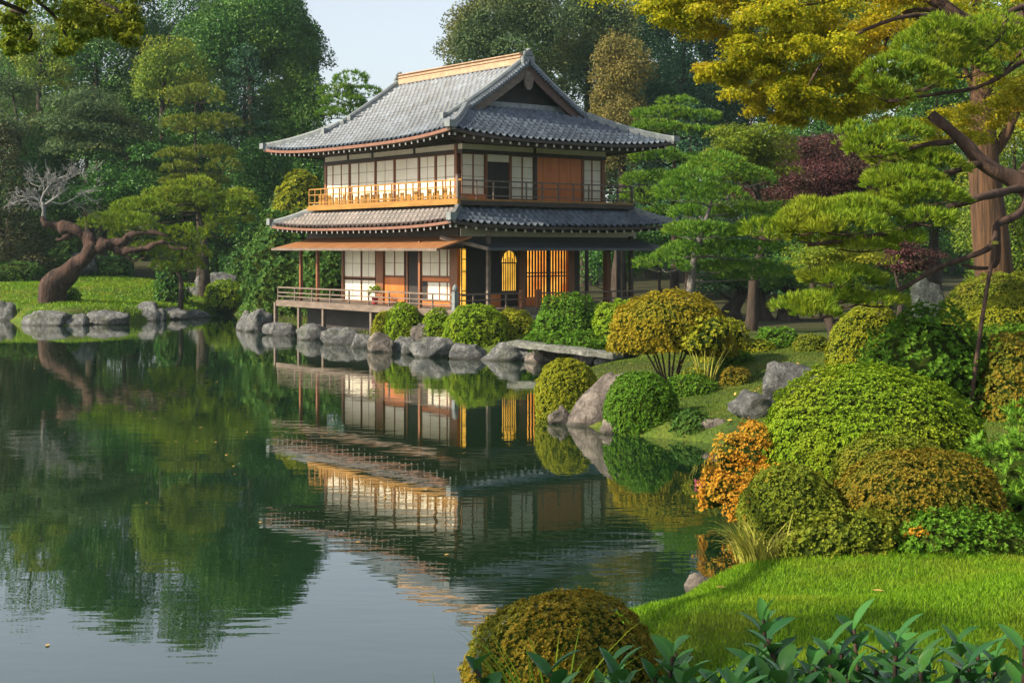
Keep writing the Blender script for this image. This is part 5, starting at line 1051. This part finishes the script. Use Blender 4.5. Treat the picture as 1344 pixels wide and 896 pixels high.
def shrub_fg(label, px, top, Y, seed, n_sh=3, spread=.16, L_=.088, W_=.041, n_leaf=26, span=.7):
    g = np.random.default_rng(seed); X = (px-CX)*Y/FPX; zt = EYE-(top-HY)*Y/FPX; zb = gz(X, Y); t_ = thing('broadleaf_shrub', label, 'shrub', (X, Y, zb), 0, 'glossy shrubs in the foreground'); H = zt-zb-.06
    tb = Tubes(seed, .02); V = []; F = []; b = 0
    for i in range(n_sh):
        h = H*(1 if i == 0 else g.uniform(.72, .95)); e = np.array([0 if i == 0 else g.normal()*spread, g.normal()*spread*.6, h]); P = tb.add([(e[0]*.3, e[1]*.3, -.05), (e[0]*.6+g.normal()*.02, e[1]*.6, h*.55), e], .009, .005, 6, 6)
        for j in range(n_leaf):
            t = 1-span*(j/n_leaf)*min(1, .8/h) ; q = np.array([np.interp(t, np.linspace(0, 1, len(P)), P[:, c]) for c in range(3)]); a = j*2.4+g.normal()*.3; el = .95-1.0*j/n_leaf+g.normal()*.15
            d = np.array([math.cos(a)*math.cos(el), math.sin(a)*math.cos(el), math.sin(el)]); v, f = big_leaf(None, q, d, np.array([-math.cos(a)*math.sin(el), -math.sin(a)*math.sin(el), math.cos(el)])+g.normal(size=3)*.15, L_*g.uniform(.7, 1.15), W_*g.uniform(.8, 1.15), b); V += v; F += f; b += 21
    tb.build('stem', M['bark_red'], t_); me = np_mesh('leaves', np.array(V), [np.array(F)], mats=[M['glossy']], smooth=True); ob('leaves', me, t_)
for i, (px, top, Y, l) in enumerate([(988, 764, 3.9, 'tallest glossy shrub shoot, with upright leaves against the lawn'), (800, 835, 3.7, 'glossy dark shrub just right of the small bronze ball'), (880, 832, 3.5, 'glossy dark shrub left of the tallest shoot'),
                                     (1085, 812, 3.6, 'glossy shrub with round leaves just right of the tallest shoot'), (1165, 806, 3.4, 'glossy broad leaved shrub in the middle of the right foreground'), (1250, 808, 3.7, 'glossy shrub second from the bottom right corner'), (1330, 812, 3.4, 'glossy shrub in the bottom right corner'), (945, 852, 3.2, 'low glossy shrub in front of the tallest shoot'), (1030, 858, 3.2, 'low glossy shrub at the bottom below the round leaved one'), (1120, 866, 3.2, 'low glossy shrub at the bottom in front of the broad leaved one'), (1210, 858, 3.25, 'low glossy shrub at the bottom between the two right corner shrubs'), (1290, 862, 3.2, 'low glossy shrub at the bottom beside the right corner')]):
    shrub_fg(l, px, top-(8 if i else 0), Y, 140+i, (6, 9)[i == 1] if i < 2 else 24, .13 if i == 1 else .24)
# pot plants on the veranda
u = .7; v = lv(492, u); p = BO+BU*u+BV*v
t_ = thing('potted_plant', 'leafy potted plant with a red pot standing on the veranda', 'potted plant', (p[0], p[1], DK))
k = MB(); n = 12
for r0, z0_, r1, z1_ in ((.11, 0.001, .16, .3), (.16, .3, .17, .34)): k.add([(r0*math.cos(6.283*i/n), r0*math.sin(6.283*i/n), z0_) for i in range(n)]+[(r1*math.cos(6.283*i/n), r1*math.sin(6.283*i/n), z1_) for i in range(n)], [(i, (i+1) % n, n+(i+1) % n, n+i) for i in range(n)]+[tuple(range(n-1, -1, -1)), tuple(range(n, 2*n))])
k.build('pot', solid('red_pot', (.35, .03, .04), None, rough=.4), t_); bush('foliage', None, None, (0, 0, 0), [(0, 0, .55, .3, .28, .24)], M['az_lime'], 150, .08, parent=t_, lump=.2, ragged=1.5, sq=2)
# pink water flowers
c = at(918, 634, 23.2); bush('water_flower', 'small pink flowers on the water beside the orange azalea', 'flower', (c[0], c[1], .0), [(0, 0, .03, .14, .12, .05), (.18, .1, .02, .1, .1, .04)], M['pink'], 151, .06, lump=.2, ragged=1, cov=.5)
bush('azalea_flower', 'low orange flowers in the shaded shrubs at the lawn top edge', 'flower', tuple(at(1205, 702, 14.6)), [(0, 0, 0, .11, .08, .06)], M['az_orange'], 152, .05, lump=.2, ragged=1, cov=.5)
g = np.random.default_rng(160); fl = None
FL = 'small fallen leaf floating on the pond'
for i in range(46):
    y = g.uniform(13.5, 55); px = g.uniform(10, 690 if y > 30 else 600); x = (px-CX)*y/FPX
    if shore_d(np.array([x]), np.array([y]))[0] > -.5: continue
    if fl is None:
        V, F = big_leaf(None, np.zeros(3), np.array([1., 0, .0]), np.array([0, 0, 1.]), .075, .045, 0); fl = np_mesh('fallen_leaf', np.array(V)*np.array([1, 1, .3])+np.array([0, 0, .008]), [np.array(F)], mats=[M['floatleaf']])
    o = ob('fallen_leaf', fl, None, (x, y, .004)); o.rotation_euler = (0, 0, g.uniform(0, 6.28)); s = g.uniform(.5, 1.2); o.scale = (s, s, s); tag(o, FL, 'leaf', 'fallen leaves floating on the pond')
for i in range(34):
    y = g.uniform(27, 40); x = g.uniform(3.2, 9.5)
    if shore_d(np.array([x]), np.array([y]))[0] < .4: continue
    o = ob('fallen_leaf', fl, None, (x, y, gz(x, y)+.04)); o.rotation_euler = (g.normal()*.3, g.normal()*.3, g.uniform(0, 6.28)); q = g.uniform(.7, 1.4); o.scale = (q, q, q); tag(o, 'small brown fallen leaf lying on the mossy slope', 'leaf', 'fallen leaves on the mossy slope')
for px, py, Y, l in ((940, 782, 14, 'orange fallen leaf lying on the left part of the near lawn'), (1146, 793, 13.2, 'brown fallen leaf lying on the middle of the near lawn')):
    c = at(px, py, Y); o = ob('fallen_leaf', fl, None, (c[0], Y, gz(c[0], Y)+.055)); o.scale = (1.4,)*3; tag(o, l, 'leaf')

# ------------------------------------------------------------------ far woods and haze
g = np.random.default_rng(200); C = []; Rr = []
for i in range(420):
    px = g.uniform(-150, 1500); Y = g.uniform(132, 150); lim = 235 if 400 < px < 640 else 40; py = g.uniform(lim, 330); c = at(px, py, Y); r = g.uniform(1.8, 3.6); C.append(c); Rr.append((r, r, r*.8))
for i in range(240):
    c = at(g.uniform(-150, 1500), g.uniform(305, 350), g.uniform(126, 134)); r = g.uniform(1.2, 2.4); C.append(c); Rr.append((r, r, r*.8))
V = clump_leaves(g, np.array(C), np.array(Rr), 330, .5, .3, zmin=-.6); o = ob('distant_woods', np_mesh('distant_woods', V, [quads_for(len(V)//4)], mats=[M['broad_dk']])); o['kind'] = 'stuff'
m = bpy.data.materials.new('haze'); m.use_nodes = True; N = m.node_tree.nodes; N.remove(N['Principled BSDF'])
pv = N.new('ShaderNodeVolumePrincipled'); pv.inputs['Color'].default_value = (.62, .86, .92, 1); pv.inputs['Density'].default_value = .00019; pv.inputs['Anisotropy'].default_value = .2
m.node_tree.links.new(pv.outputs[0], N['Material Output'].inputs['Volume'])
h = MB().box(-450, 450, -450, 460, -2, 46).build('haze', m); h['kind'] = 'stuff'
